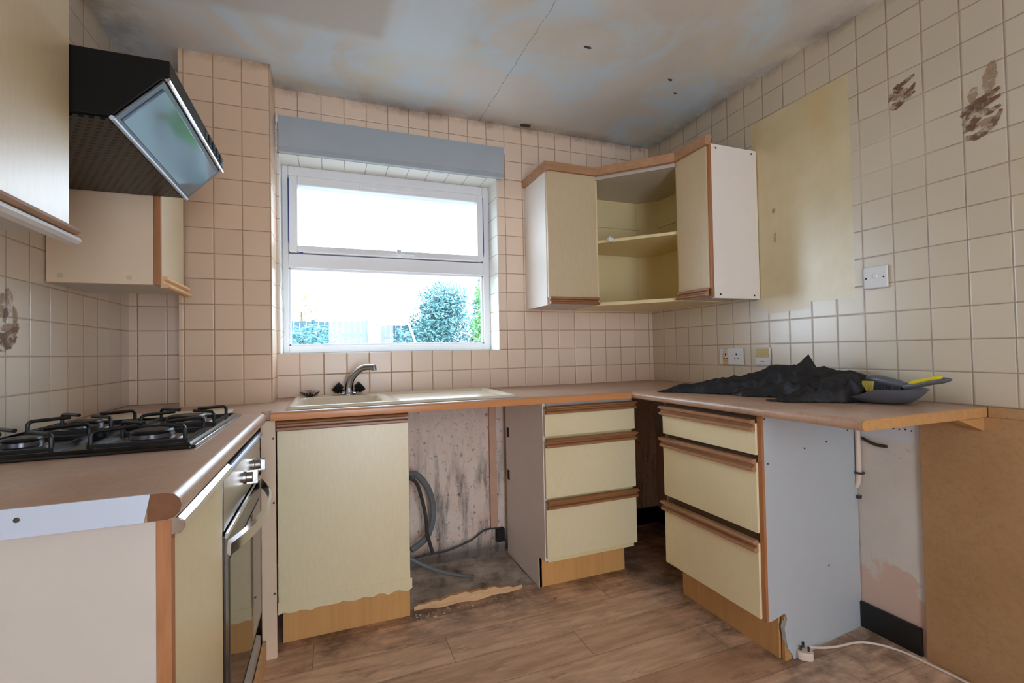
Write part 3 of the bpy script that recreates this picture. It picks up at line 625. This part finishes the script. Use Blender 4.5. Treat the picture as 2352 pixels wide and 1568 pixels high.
# ------------------------------------------------------------------ blind
t = thing('roller_blind', (-1.59, -.03, 2.06), 'grey rolled-down fabric roller blind above the window', 'blind')
fb = MB().prism([(-.012, 2.232), (-.016, 2.246), (-.030, 2.255), (-.044, 2.250), (-.050, 2.236), (-.046, 2.110), (-.043, 2.094), (-.034, 2.094), (-.034, 2.20)], 'x', -2.163, -1.022)
obj('fabric', fb, M_blind, t)
obj('bottom_bar', MB().prism([(-.052, 2.074), (-.040, 2.070), (-.030, 2.074), (-.030, 2.100), (-.047, 2.100)], 'x', -2.163, -1.024), M_blind, t, .002)
for x0, x1 in ((-2.176, -2.165), (-1.021, -1.010)):
    obj('bracket', B(x0, x1, -.046, -.001, 2.215, 2.258), M_white, t, .004)
m = MB(); cp_ = catmull([(-2.170, -.050, 2.225), (-2.170, -.052, 2.0), (-2.168, -.052, 1.7), (-2.158, -.052, 1.45), (-2.140, -.052, 1.27), (-2.145, -.052, 1.21), (-2.165, -.052, 1.19), (-2.176, -.053, 1.25), (-2.177, -.054, 1.6), (-2.177, -.054, 2.0), (-2.176, -.054, 2.225)], 30)
m.tube(cp_, .0009, 5)
L = 0
for a, b in zip(cp_, cp_[1:]):
    L += (b-a).length
    if L > .009: L = 0; m.lathe([(.0006, -.002), (.0019, -.001), (.0019, .001), (.0006, .002)], b, seg=6)
obj('bead_chain', m, M_white, t)
m = MB().tube([(-1.012, -.05, 2.235), (-1.012, -.05, 2.10)], .0012, 5); m.box(-1.0145, -1.0095, -.052, -.047, 2.085, 2.11); obj('pull_cord', m, M_white, t)

# ------------------------------------------------------------------ upper cupboards on the right
UZ0, UZ1 = 1.345, 2.045
t = thing('wall_cupboard', (-.73, -.15, UZ0), 'narrow cream wall cupboard with closed door, nearest the window', 'cupboard')
obj('side_panel', B(-.883, -.868, -.282, -.004, UZ0-.003, UZ1), M_panel, t, .001, label='white side panel lit by the window')
obj('carcass', B(-.868, -.590, -.280, -.004, UZ0, UZ1), M_panelc, t, .001)
dd = obj('door', B(-.880, -.590, -.302, -.284, 1.380, UZ1), M_doorw, t, .0015)
obj('handle_strip', strip('x', -.880, -.590, -.302, 1.346, 1.384, -1, True), M_oakh, dd, .0, label='dark oak grip strip')
t = thing('wall_cupboard', (-.2, -.2, UZ0), 'open doorless corner wall cupboard with one shelf', 'cupboard')
pent = [(-.588, -.004), (-.588, -.290), (-.290, -.602), (-.004, -.602), (-.004, -.004)]
ins = [(-.572, -.010), (-.572, -.285), (-.287, -.586), (-.010, -.586), (-.010, -.010)]
obj('top_panel', MB().prism(pent, 'z', UZ1-.018, UZ1), M_panelc, t, .001)
obj('bottom_panel', MB().prism(pent, 'z', UZ0-.004, UZ0+.014), M_yellow, t, .001)
sh = obj('shelf', MB().prism(ins, 'z', 1.684, 1.700), M_yellow, t, .001)
obj('side_panel', B(-.588, -.573, -.290, -.004, UZ0+.014, UZ1-.018), M_yellow, t); obj('side_panel', B(-.290, -.004, -.602, -.587, UZ0+.014, UZ1-.018), M_yellow, t)
obj('back_panel', MB().box(-.573, -.004, -.010, -.004, UZ0+.014, UZ1-.018).box(-.010, -.004, -.587, -.010, UZ0+.014, UZ1-.018).box(-.573, -.10, -.022, -.010, 1.855, 1.873).box(-.022, -.010, -.587, -.10, 1.855, 1.873), M_yellow, t)
obj('corner_post', MB().prism([(-.105, -.010), (-.010, -.105), (-.010, -.010)], 'z', UZ0+.014, UZ1-.018), M_yellow, t, label='paler strip across the inner corner')
obj('hinge_clip', MB().box(-.547, -.517, -.358, -.338, 1.684, 1.703).box(-.538, -.531, -.356, -.344, 1.703, 1.712), M_white, t, .001)
for v in t.children:
    pass
t = thing('wall_cupboard', (-.15, -.71, UZ0), 'narrow cream wall cupboard with white end panel beside the yellow patch on the wall', 'cupboard')
obj('carcass', B(-.280, -.004, -.800, -.604, UZ0, UZ1), M_panelc, t, .001)
ep = obj('side_panel', B(-.284, -.003, -.822, -.802, UZ0-.012, UZ1+.008), M_panel, t, .001, label='white end panel with four screws')
scr(ep, [(x, -.8225, z) for x, z in ((-.255, 2.035), (-.035, 2.035), (-.25, 1.35), (-.04, 1.35))], (0, -1, 0), .0045, M_hole)
obj('oak_edging', B(-.296, -.285, -.822, -.806, UZ0-.01, UZ1+.006), M_oakv, t, .001)
dd = obj('door', B(-.302, -.284, -.806, -.606, 1.378, UZ1), M_doorw, t, .0015)
obj('handle_strip', strip('y', -.806, -.606, -.302, 1.344, 1.382, -1, True), M_oakhy, dd, label='dark oak grip strip')
prof = [(-.010, 2.046), (.012, 2.046), (.015, 2.056), (.028, 2.082), (.028, 2.090), (-.010, 2.090)]
obj('cornice', MB().sweep([(-.886, -.006), (-.886, -.305), (-.592, -.305), (-.305, -.605), (-.305, -.822)], [(-o, z) for o, z in prof]), M_corn, label='brown wooden cornice along the tops of the corner cupboards', cat='cornice')

# ------------------------------------------------------------------ upper left: cupboards and hood
t = thing('wall_cupboard', (-2.61, -.5, UZ0), 'cream wall cupboard beyond the cooker hood, by the chimney breast', 'cupboard')
sd = obj('side_panel', B(-2.757, -2.484, -.652, -.634, UZ0, 2.05), M_panelw, t, .001)
for x_ in (-2.724, -2.548): obj('screw_cap', MB().lathe([(.0075, 0), (.0075, .001), (.004, .002)], (x_, -.6522, 1.366), (0, -1, 0), 14), M_saver, sd)
obj('carcass', B(-2.757, -2.484, -.634, -.385, UZ0, 2.05), M_panelc, t, .001)
obj('oak_edging', B(-2.483, -2.463, -.653, -.640, UZ0, 2.05), M_oakv, t, .001, label='dark oak front edge')
dd = obj('door', B(-2.482, -2.464, -.640, -.385, 1.372, 2.05), M_doorw, t, .0015)
obj('handle_strip', strip('y', -.652, -.380, -2.464, 1.336, 1.374, 1, True), M_wood, dd, label='pale oak grip strip')
t = thing('wall_cupboard', (-2.61, -1.6, 1.36), 'large cream wall cupboard nearest the camera at the top left corner', 'cupboard')
obj('carcass', B(-2.757, -2.484, -1.90, -1.245, 1.372, 2.12), M_panelc, t, .001)
dd = obj('door', B(-2.480, -2.462, -1.90, -1.243, 1.385, 2.12), M_doorw, t, .0015)
m = MB().prism([(-2.462, 1.388), (-2.448, 1.386), (-2.444, 1.378), (-2.450, 1.372), (-2.462, 1.370)], 'y', -1.90, -1.240)
obj('handle_strip', m, M_oakhy, dd, label='brown grip strip')
m = MB().prism([(-2.470, 1.368), (-2.446, 1.366), (-2.442, 1.358), (-2.450, 1.352), (-2.470, 1.352)], 'y', -1.90, -1.237)
obj('grip_lip', m, M_white, dd, .001, label='pale lower lip of the grip')
# hood
t = thing('cooker_hood', (-2.52, -.95, 1.62), 'black cooker hood with a perforated grille and tilted glass visor over the hob', 'cooker hood')
HA, HB = -1.238, -.652
body = [(-2.755, 1.640), (-2.392, 1.640), (-2.300, 1.738), (-2.283, 1.742), (-2.283, 1.785), (-2.755, 1.785)]
obj('hood_body', MB().prism(body, 'y', HA, HB), M_blackm, t, .002)
# glass visor on the slanted face
def slab(p0, p1, y0, y1, th):   # slanted slab from (x,z) p0 to p1
    d = Vector((p1[0]-p0[0], p1[1]-p0[1])).normalized(); nn = Vector((d.y, -d.x))*th
    return MB().prism([p0, p1, (p1[0]+nn.x, p1[1]+nn.y), (p0[0]+nn.x, p0[1]+nn.y)], 'y', y0, y1)
P0, P1 = (-2.390, 1.640), (-2.296, 1.740)
obj('visor_frame', slab(P0, P1, HA+.002, HB-.002, .004), M_dark, t, .001)
g = G('visor_glass', .07, spec=.9); n_ = g.noise(3, 3)
g.color(g.mix(n_, rgb(96,112,128), rgb(118,134,148))); g.b.inputs['Metallic'].default_value = .35; M_visor = g.m
obj('visor_glass', slab((-2.384, 1.6465), (-2.304, 1.7315), HA+.025, HB-.03, .008), M_visor, t, .001)
obj('visor_lip', MB().tube([(-2.287, HA, 1.741), (-2.287, HB, 1.741)], .0055, 8), M_chrome, t); 
obj('front_trim', MB().tube([(-2.390, HA, 1.637), (-2.390, HB, 1.637)], .0055, 8), M_alu, t)
g = G('grille_mesh', .45, .3); x, y, z = g.sep()[0:3]
ga = g.math('PINGPONG', g.math('MULTIPLY', g.math('ADD', x, g.math('MULTIPLY', y, .5)), 52), .5); gb = g.math('PINGPONG', g.math('MULTIPLY', y, 52), .5)
dd_ = g.math('ADD', g.math('POWER', g.math('SUBTRACT', ga, .5), 2), g.math('POWER', g.math('SUBTRACT', gb, .5), 2))
hm_ = g.mr(dd_, .07, .10, 1, 0); g.color(g.mix(hm_, rgb(64,58,54), rgb(4,4,4))).bump(g.math('SUBTRACT', 1, hm_), .002, 1); M_grille = g.m
obj('grille', B(-2.745, -2.398, HA+.012, HB-.012, 1.635, 1.641), M_grille, t)
bp_ = obj('button_panel', B(-2.2835, -2.281, -.90, -.67, 1.750, 1.780), M_dark, t)
for by in (-.86, -.81, -.76, -.71): obj('button', B(-2.281, -2.278, by-.014, by+.014, 1.754, 1.774), M_hole, bp_, .001)

# ------------------------------------------------------------------ electrics on the right wall
t = thing('double_socket', (-.01, -.64, 1.015), 'white double socket with a yellowed left half on the right wall', 'socket')
m = B(-.011, -.001, -.716, -.566, 1.013, 1.098)
g = G('yellowed_plastic', .35); x, y, z = g.sep()[0:3]
st = g.math('MULTIPLY', g.box(y, .018, .056, .008), g.mr(g.noise(30, 4), .3, .6)); g.color(g.mix(st, rgb(226,228,230), rgb(206,160,84))); M_sock = g.m
fp = obj('face_plate', m, M_sock, t, .003)
for k, yc in enumerate((-.604, -.676)):
    obj('socket_hole', MB().box(-.0125, -.0108, yc-.0025, yc+.0025, 1.062, 1.072).box(-.0125, -.0108, yc-.013, yc-.008, 1.042, 1.047).box(-.0125, -.0108, yc+.008, yc+.013, 1.042, 1.047), M_hole, fp, smooth=False)
    obj('rocker_switch', B(-.014, -.0108, yc-.030, yc-.018, 1.060, 1.080), M_white, fp, .002)
t = thing('fused_spur', (-.01, -.83, 1.015), 'square yellow-stained fused spur plate beside the double socket', 'switch')
fp = obj('face_plate', B(-.010, -.001, -.872, -.786, 1.014, 1.100), M_white, t, .004)
obj('yellowed_cover', B(-.0115, -.010, -.866, -.792, 1.052, 1.094), plain('yellow_stain', (206,184,120), .4, var=.25, scale=50), fp, .001, label='yellow stained upper half')
obj('fuse_slot', B(-.0112, -.0098, -.840, -.820, 1.031, 1.034), M_dark, fp)
t = thing('switch_plate', (-.01, -1.34, 1.31), 'white square blank switch plate with two screws, higher on the right wall', 'switch')
fp = obj('face_plate', B(-.012, -.001, -1.386, -1.300, 1.316, 1.402), M_white, t, .006, 3)
scr(fp, [(-.0122, y_, 1.357) for y_ in (-1.312, -1.374)], (-1, 0, 0), .003, M_hole)
obj('cable_outlet', MB().lathe([(.008, 0), (.007, .004), (.004, .005)], (-.012, -1.345, 1.362), (-1, 0, 0), 16), M_white, fp)

# hardboard panel, batten, pipe and oddments below the right worktop
obj('hardboard_panel', MB().box(-.012, -.001, YR+.01, -1.470, .0, .868).box(-.012, -.001, YR+.01, -1.660, .868, .900), M_hboard, bevel=.001, label='brown hardboard sheet lining the lower right wall', cat='board')
obj('support_batten', MB().prism([(-.15, .866), (-.012, .866), (-.012, .826), (-.020, .824)], 'y', -1.650, -1.615), M_wtcut, bevel=.001, label='wooden batten propping the sawn worktop end at the wall', cat='batten')
obj('conduit_pipe', MB().tube([(-.014, -1.262, .866), (-.014, -1.262, .62)]+arc((-.014, -1.262, .62), (-.014, -1.264, .57), (-.014, -1.250, .545)), .009, 10), M_whited, label='cream conduit running down the white plaster beside the end panel', cat='pipe')
obj('pipe_clip', B(-.026, -.001, -1.276, -1.252, .598, .606), M_dark, label='dark clip across the cream conduit', cat='clip')
obj('pipe_clip', B(-.02, -.001, -1.262, -1.245, .500, .512), M_dark, label='dark empty clip below the end of the cream conduit', cat='clip')
obj('cable_offcut', MB().tube(catmull([(-.010, -1.276, .740), (-.012, -1.300, .730), (-.012, -1.330, .722), (-.012, -1.365, .722)], 6), .006, 8), plain('dark_rubber', (52,46,38), .6), label='short black rubber offcut on the white plaster under the worktop', cat='cable')
m = MB()
for i in range(9): m.lathe([(.003, 0), (.003, .0008)], (-.001, -1.285-.0195*i, .795+.002*math.sin(i*2.)-.0005*i), (-1, 0, 0), 8)
m.lathe([(.004, 0), (.004, .001)], (-.001, -1.395, .822), (-1, 0, 0), 8)
obj('screw_holes', m, M_hole, label='row of little dark holes in the plaster under the worktop end', cat='holes', kind='stuff')

# decorative tile motifs (loose brown glaze strokes)
def strokes(name, face, out, lines, label):
    t = thing(name, (face, lines[0][0][0][0], lines[0][0][0][1]), label, 'decorative tile')
    for mat in (M_smears, M_smearl):
        e = 0
        for pts, w0, mt in lines:
            if mt is not mat: continue
            P = [Vector((p[0], p[1])) for p in pts]; Q = [Vector((v.x, v.y)) for v in catmull([(p.x, p.y, 0) for p in P], 7)]; n = len(Q); vs = []; e += .00008
            for i, q in enumerate(Q):
                d = (Q[min(i+1, n-1)]-Q[max(i-1, 0)]).normalized(); nn = Vector((-d.y, d.x)); ww = w0*1.35*(.35+.65*math.sin(PI*(i+.5)/n))*(1+.35*mnoise.noise(Vector((q.x*90, q.y*90, w0*900))))
                for k_, o_ in ((1, .0004), (-1, .0004)): vs.append((face+out*(.0006+e), q.x+nn.x*ww*k_, q.y+nn.y*ww*k_))
            m = MB().add(vs, [(2*i, 2*i+1, 2*i+3, 2*i+2) for i in range(n-1)]); obj('glaze_strokes' if mat is M_smears else 'pale_glaze_strokes', m, mat, t, smooth=False, recalc=False)
D, Lt = M_smears, M_smearl
strokes('decorative_tile', -.001, -1, [
    ([(-1.405, 2.00), (-1.425, 2.035), (-1.45, 2.045), (-1.49, 2.06)], .007, D), ([(-1.425, 2.045), (-1.435, 2.025), (-1.455, 2.03)], .006, D),
    ([(-1.415, 1.985), (-1.44, 1.985), (-1.475, 2.01), (-1.49, 2.03)], .007, D), ([(-1.408, 1.972), (-1.43, 1.970), (-1.46, 1.985), (-1.49, 2.00)], .006, D),
    ([(-1.41, 2.02), (-1.43, 2.005), (-1.47, 2.02)], .008, Lt)], 'cream tile with a brown painted squiggle, upper right wall, smaller of two')
strokes('decorative_tile', -.001, -1, [
    ([(-1.615, 1.845), (-1.64, 1.865), (-1.67, 1.875), (-1.715, 1.895)], .010, D), ([(-1.625, 1.825), (-1.65, 1.85), (-1.68, 1.86), (-1.715, 1.87)], .008, D),
    ([(-1.618, 1.822), (-1.64, 1.810), (-1.67, 1.835), (-1.69, 1.83), (-1.715, 1.84)], .009, D), ([(-1.625, 1.775), (-1.65, 1.765), (-1.69, 1.785), (-1.716, 1.825)], .009, D),
    ([(-1.620, 1.79), (-1.64, 1.80), (-1.66, 1.79)], .007, D), ([(-1.64, 1.79), (-1.67, 1.80), (-1.70, 1.81)], .008, Lt),
    ([(-1.645, 1.88), (-1.65, 1.91), (-1.655, 1.925)], .010, Lt), ([(-1.685, 1.89), (-1.69, 1.93), (-1.70, 1.985)], .013, Lt)], 'tile pair with a larger brown painted motif near the right edge of the wall')
strokes('decorative_tile', XL+.001, 1, [
    ([(-.885, 1.155), (-.86, 1.145), (-.82, 1.155), (-.795, 1.175)], .012, D), ([(-.875, 1.175), (-.84, 1.17), (-.80, 1.19), (-.785, 1.21)], .009, D),
    ([(-.86, 1.19), (-.835, 1.195), (-.81, 1.20)], .008, Lt), ([(-.85, 1.21), (-.84, 1.235), (-.82, 1.245)], .009, D), ([(-.83, 1.25), (-.825, 1.275), (-.835, 1.30)], .010, Lt),
    ([(-.865, 1.22), (-.86, 1.26), (-.85, 1.285)], .011, Lt), ([(-.805, 1.20), (-.80, 1.23), (-.812, 1.255)], .009, Lt)], 'tile pair with a brown painted motif on the left wall by the hob')

# torn plaster at the ceiling
def flap(c, s, label):
    m = MB(); R_ = random.Random(int(abs(c[0])*1000)); P = []
    for k in range(9):
        a = 2*PI*k/9; r = s*R_.uniform(.4, 1); P.append((c[0]+r*math.cos(a)*1.6, c[1]+r*math.sin(a)*.8))
    m.prism(P, 'z', H-.003, H); obj('ceiling_chip', m, plain('torn_edge', (70,62,58), .9, var=.3), smooth=False, label=label, cat='plaster damage')
flap((-.885, -.045), .032, 'dark torn plaster hole where the ceiling meets the window wall')
for c_, s_, l_ in (((-.902, -.776), .012, 'short dark scuff in the middle of the ceiling'), ((-.397, -.694), .012, 'dark scuff on the ceiling above the corner cupboards, left of two'), ((-.297, -.606), .010, 'dark scuff on the ceiling above the corner cupboards, right of two')):
    flap(c_, s_, l_)

# ------------------------------------------------------------------ black cloth on the right worktop
spines = [  # polyline points (x, y, height, halfwidth)
    [(-.505, -.695, .004, .020), (-.45, -.74, .022, .035), (-.38, -.82, .040, .050), (-.32, -.91, .060, .060), (-.25, -.99, .085, .075), (-.19, -1.06, .115, .10), (-.15, -1.14, .115, .11), (-.14, -1.24, .105, .11), (-.13, -1.33, .095, .09)],
    [(-.40, -1.215, .006, .030), (-.37, -1.25, .022, .045), (-.30, -1.29, .045, .060), (-.24, -1.33, .080, .065), (-.19, -1.35, .095, .06)],
    [(-.30, -1.02, .035, .07), (-.22, -1.10, .07, .09), (-.20, -1.20, .08, .09)]]
peak = [(-.145, -1.13, .10), (-.140, -1.165, .166)]
def clothz(x, y):
    best = 0
    for sp in spines:
        for a, b in zip(sp, sp[1:]):
            ax, ay, bx, by = a[0], a[1], b[0], b[1]; L2 = (bx-ax)**2+(by-ay)**2; t_ = max(0, min(1, ((x-ax)*(bx-ax)+(y-ay)*(by-ay))/L2))
            d = math.hypot(x-ax-(bx-ax)*t_, y-ay-(by-ay)*t_); h_ = a[2]+(b[2]-a[2])*t_; w_ = a[3]+(b[3]-a[3])*t_
            w_ *= 1+.22*mnoise.noise(Vector((x*14, y*14, 2)))
            if d < w_:
                ds = ((x-ax)*(by-ay)-(y-ay)*(bx-ax))/math.sqrt(L2); al = t_+ax*9
                fold = math.cos(8.5*ds/w_+2.6*mnoise.noise(Vector((al*2.2, ds*14, 3+a[2]))))
                hh_ = h_*(1-(d/w_)**2)**.55; best = max(best, hh_+fold*min(.010, hh_*.28))
    # fin
    dx = (x+.14)*1.1; dy = y+1.163
    d = math.hypot(dx*1.0, dy*(1.0 if dy > 0 else 4.5))/.080
    if d < 1: best = max(best, .098+.072*(1-d)**1.25)
    if best > 0:
        k = min(1, best/.03)
        q = Vector((x*11+y*7, y*5-x*5, 1)); q += Vector((mnoise.noise(q*.8), mnoise.noise(q*.8+Vector((7, 0, 0))), 0))*1.1
        best += k*(.009*(1-abs(mnoise.noise(q)))**3+.005*(1-abs(mnoise.noise(q*2.3)))**3-.009+.004*mnoise.noise(Vector((x*45, y*40, 5))))
    return max(best, 0)
cm = MB(); NX, NY = 260, 360; X0, X1_, Y0, Y1_ = -.53, -.02, -1.405, -.66; idx = {}
def vid(i, j):
    if (i, j) not in idx:
        x = X0+(X1_-X0)*i/NX; y = Y0+(Y1_-Y0)*j/NY; idx[(i, j)] = len(cm.v); cm.v.append((x, y, .9012+clothz(x, y)))
    return idx[(i, j)]
for i in range(NX):
    for j in range(NY):
        x = X0+(X1_-X0)*(i+.5)/NX; y = Y0+(Y1_-Y0)*(j+.5)/NY
        if clothz(x, y) > .0015: cm.f.append((vid(i, j), vid(i+1, j), vid(i+1, j+1), vid(i, j+1)))
co = obj('black_cloth', cm, M_cloth, recalc=False, label='crumpled black cloth heaped on the right worktop', cat='cloth')

# ------------------------------------------------------------------ dustpan and brush
t = thing('dustpan', (-.15, -1.44, .9), 'grey plastic dustpan lying on the right worktop beside the black cloth', 'dustpan')
dc = Vector((-.145, -1.445)); ang = math.radians(-52)
def dl(u, v): return (dc.x+u*math.cos(ang)-v*math.sin(ang), dc.y+u*math.sin(ang)+v*math.cos(ang))
# pan: rounded dish with raised rim, open lip at the left (towards the cloth)
m = MB(); NU, NV = 36, 9; vs = []
for j in range(NV+1):
    f = j/NV
    for i in range(NU):
        a = 2*PI*i/NU; ex = .118*math.cos(a); ey = .095*math.sin(a); r = .50+.50*f
        lip = 1-.6*sstep(.3, .9, -math.cos(a))
        z = .902+.050*lip*f**1.6
        u_, v_ = dl(ex*r, ey*r); vs.append((u_, v_, z))
vs_in = []
for j in range(NV+1):
    f = 1-j/NV
    for i in range(NU):
        a = 2*PI*i/NU; r = (.48+.495*f); lip = 1-.6*sstep(.3, .9, -math.cos(a))
        z = .906+.046*lip*f**1.6; u_, v_ = dl(.118*math.cos(a)*r, .095*math.sin(a)*r); vs_in.append((u_, v_, z))
allv = vs+vs_in; R_ = 2*(NV+1)
m.add(allv, [(j*NU+i, j*NU+(i+1) % NU, (j+1)*NU+(i+1) % NU, (j+1)*NU+i) for j in range(R_-1) for i in range(NU)]+[tuple(range(NU-1, -1, -1)), tuple((R_-1)*NU+i for i in range(NU))])
obj('pan', m, M_pan, t)
a_, b_ = dl(.10, 0), dl(.125, 0)
t = thing('dust_brush', (-.15, -1.45, .95), 'grey hand brush with yellow grip and bristles resting in the dustpan', 'brush')
hx = [(-.140, -1.385, .980), (-.145, -1.42, .980), (-.15, -1.47, .972), (-.155, -1.52, .964)]
m = MB(); P = catmull(hx, 6); m.tube(P, [.008+.009*math.sin(PI*min(1, i/len(P)*.9+.1)) for i in range(len(P))], 12)
m.tube(catmull([(-.155, -1.51, .960), (-.158, -1.56, .972), (-.162, -1.60, .984), (-.165, -1.645, .992)], 5), [.010]*10+[.011, .0115, .011, .009, .007, .003], 10)
hb = obj('handle', m, M_pan, t)
m = MB().tube(catmull([(-.166, -1.53, .974), (-.168, -1.565, .984), (-.171, -1.60, .994), (-.172, -1.625, .998)], 5), [.003]+[.006]*13+[.005, .002], 8); obj('grip_inlay', m, M_yel, hb, label='yellow rubber inlay')
for nm, mat, y0, y1 in (('bristles', M_brist, -1.418, -1.378), ('dark_bristles', M_bristd, -1.50, -1.42)):
    m = MB()
    for i in range(12 if nm == 'bristles' else 22):
        for k in range(3):
            y = y0+(y1-y0)*(i+.5)/(12 if nm == 'bristles' else 22); x = -.158+.012*k; m.tube([(x, y, .974), (x-.008, y+.003*random.uniform(-1, 1), .938)], .0026, 5)
    o_ = obj(nm, m, mat, t); o_['kind'] = 'stuff'

# ------------------------------------------------------------------ plug and cable on the floor
t = thing('power_plug', (-.39, -1.30, 0), 'white three-pin plug on a cream cable lying on the floor', 'plug')
pc = Vector((-.392, -1.300)); pa = math.radians(50)
def pl_(u, v): return (pc.x+u*math.cos(pa)-v*math.sin(pa), pc.y+u*math.sin(pa)+v*math.cos(pa))
m = MB().prism([pl_(*p) for p in ((-.026, -.012), (-.020, -.024), (.0, -.028), (.018, -.024), (.026, -.012), (.026, .012), (.018, .024), (0, .028), (-.020, .024), (-.026, .012))], 'z', .002, .030)
obj('plug_body', m, M_whited, t, .005, 3)
for u_, v_, l_ in ((-.008, -.012, .016), (-.008, .012, .016), (.012, 0, .020)):
    x_, y_ = pl_(u_, v_); obj('pin', B(x_-.003, x_+.003, y_-.002, y_+.002, .030, .030+l_), M_dark, t)
x_, y_ = pl_(.026, 0)
obj('cable', MB().tube(catmull([(x_-.004, y_-.004, .014), (-.35, -1.278, .016), (-.30, -1.292, .010), (-.235, -1.305, .0052), (-.12, -1.325, .0052), (-.055, -1.40, .0052), (-.04, -1.50, .0052), (-.036, -1.62, .0052), (-.04, -1.80, .0052), (-.06, -2.1, .0052)], 10), .0042, 8), M_whited, t)


# ------------------------------------------------------------------ groups of repeats
GR = {'wall_cupboard': 'cream wall cupboards', 'drawer_unit': 'three-drawer base units', 'base_cabinet': 'cream base cupboards', 'worktop': 'laminate worktops',
      'decorative_tile': 'brown painted tiles', 'ceiling_chip': 'dark scuffs on the ceiling', 'garden_tree': 'trees in the garden', 'garden_fence': 'garden fences',
      'hinge_plate': 'dark slots in the bay side', 'pipe_clip': 'clips on the conduit', 'plinth_board': 'plinth boards under the oven'}
for o in bpy.data.objects:
    if o.parent is None and o.get('category'):
        k = o.name.split('.')[0]
        if k in GR: o['group'] = GR[k]
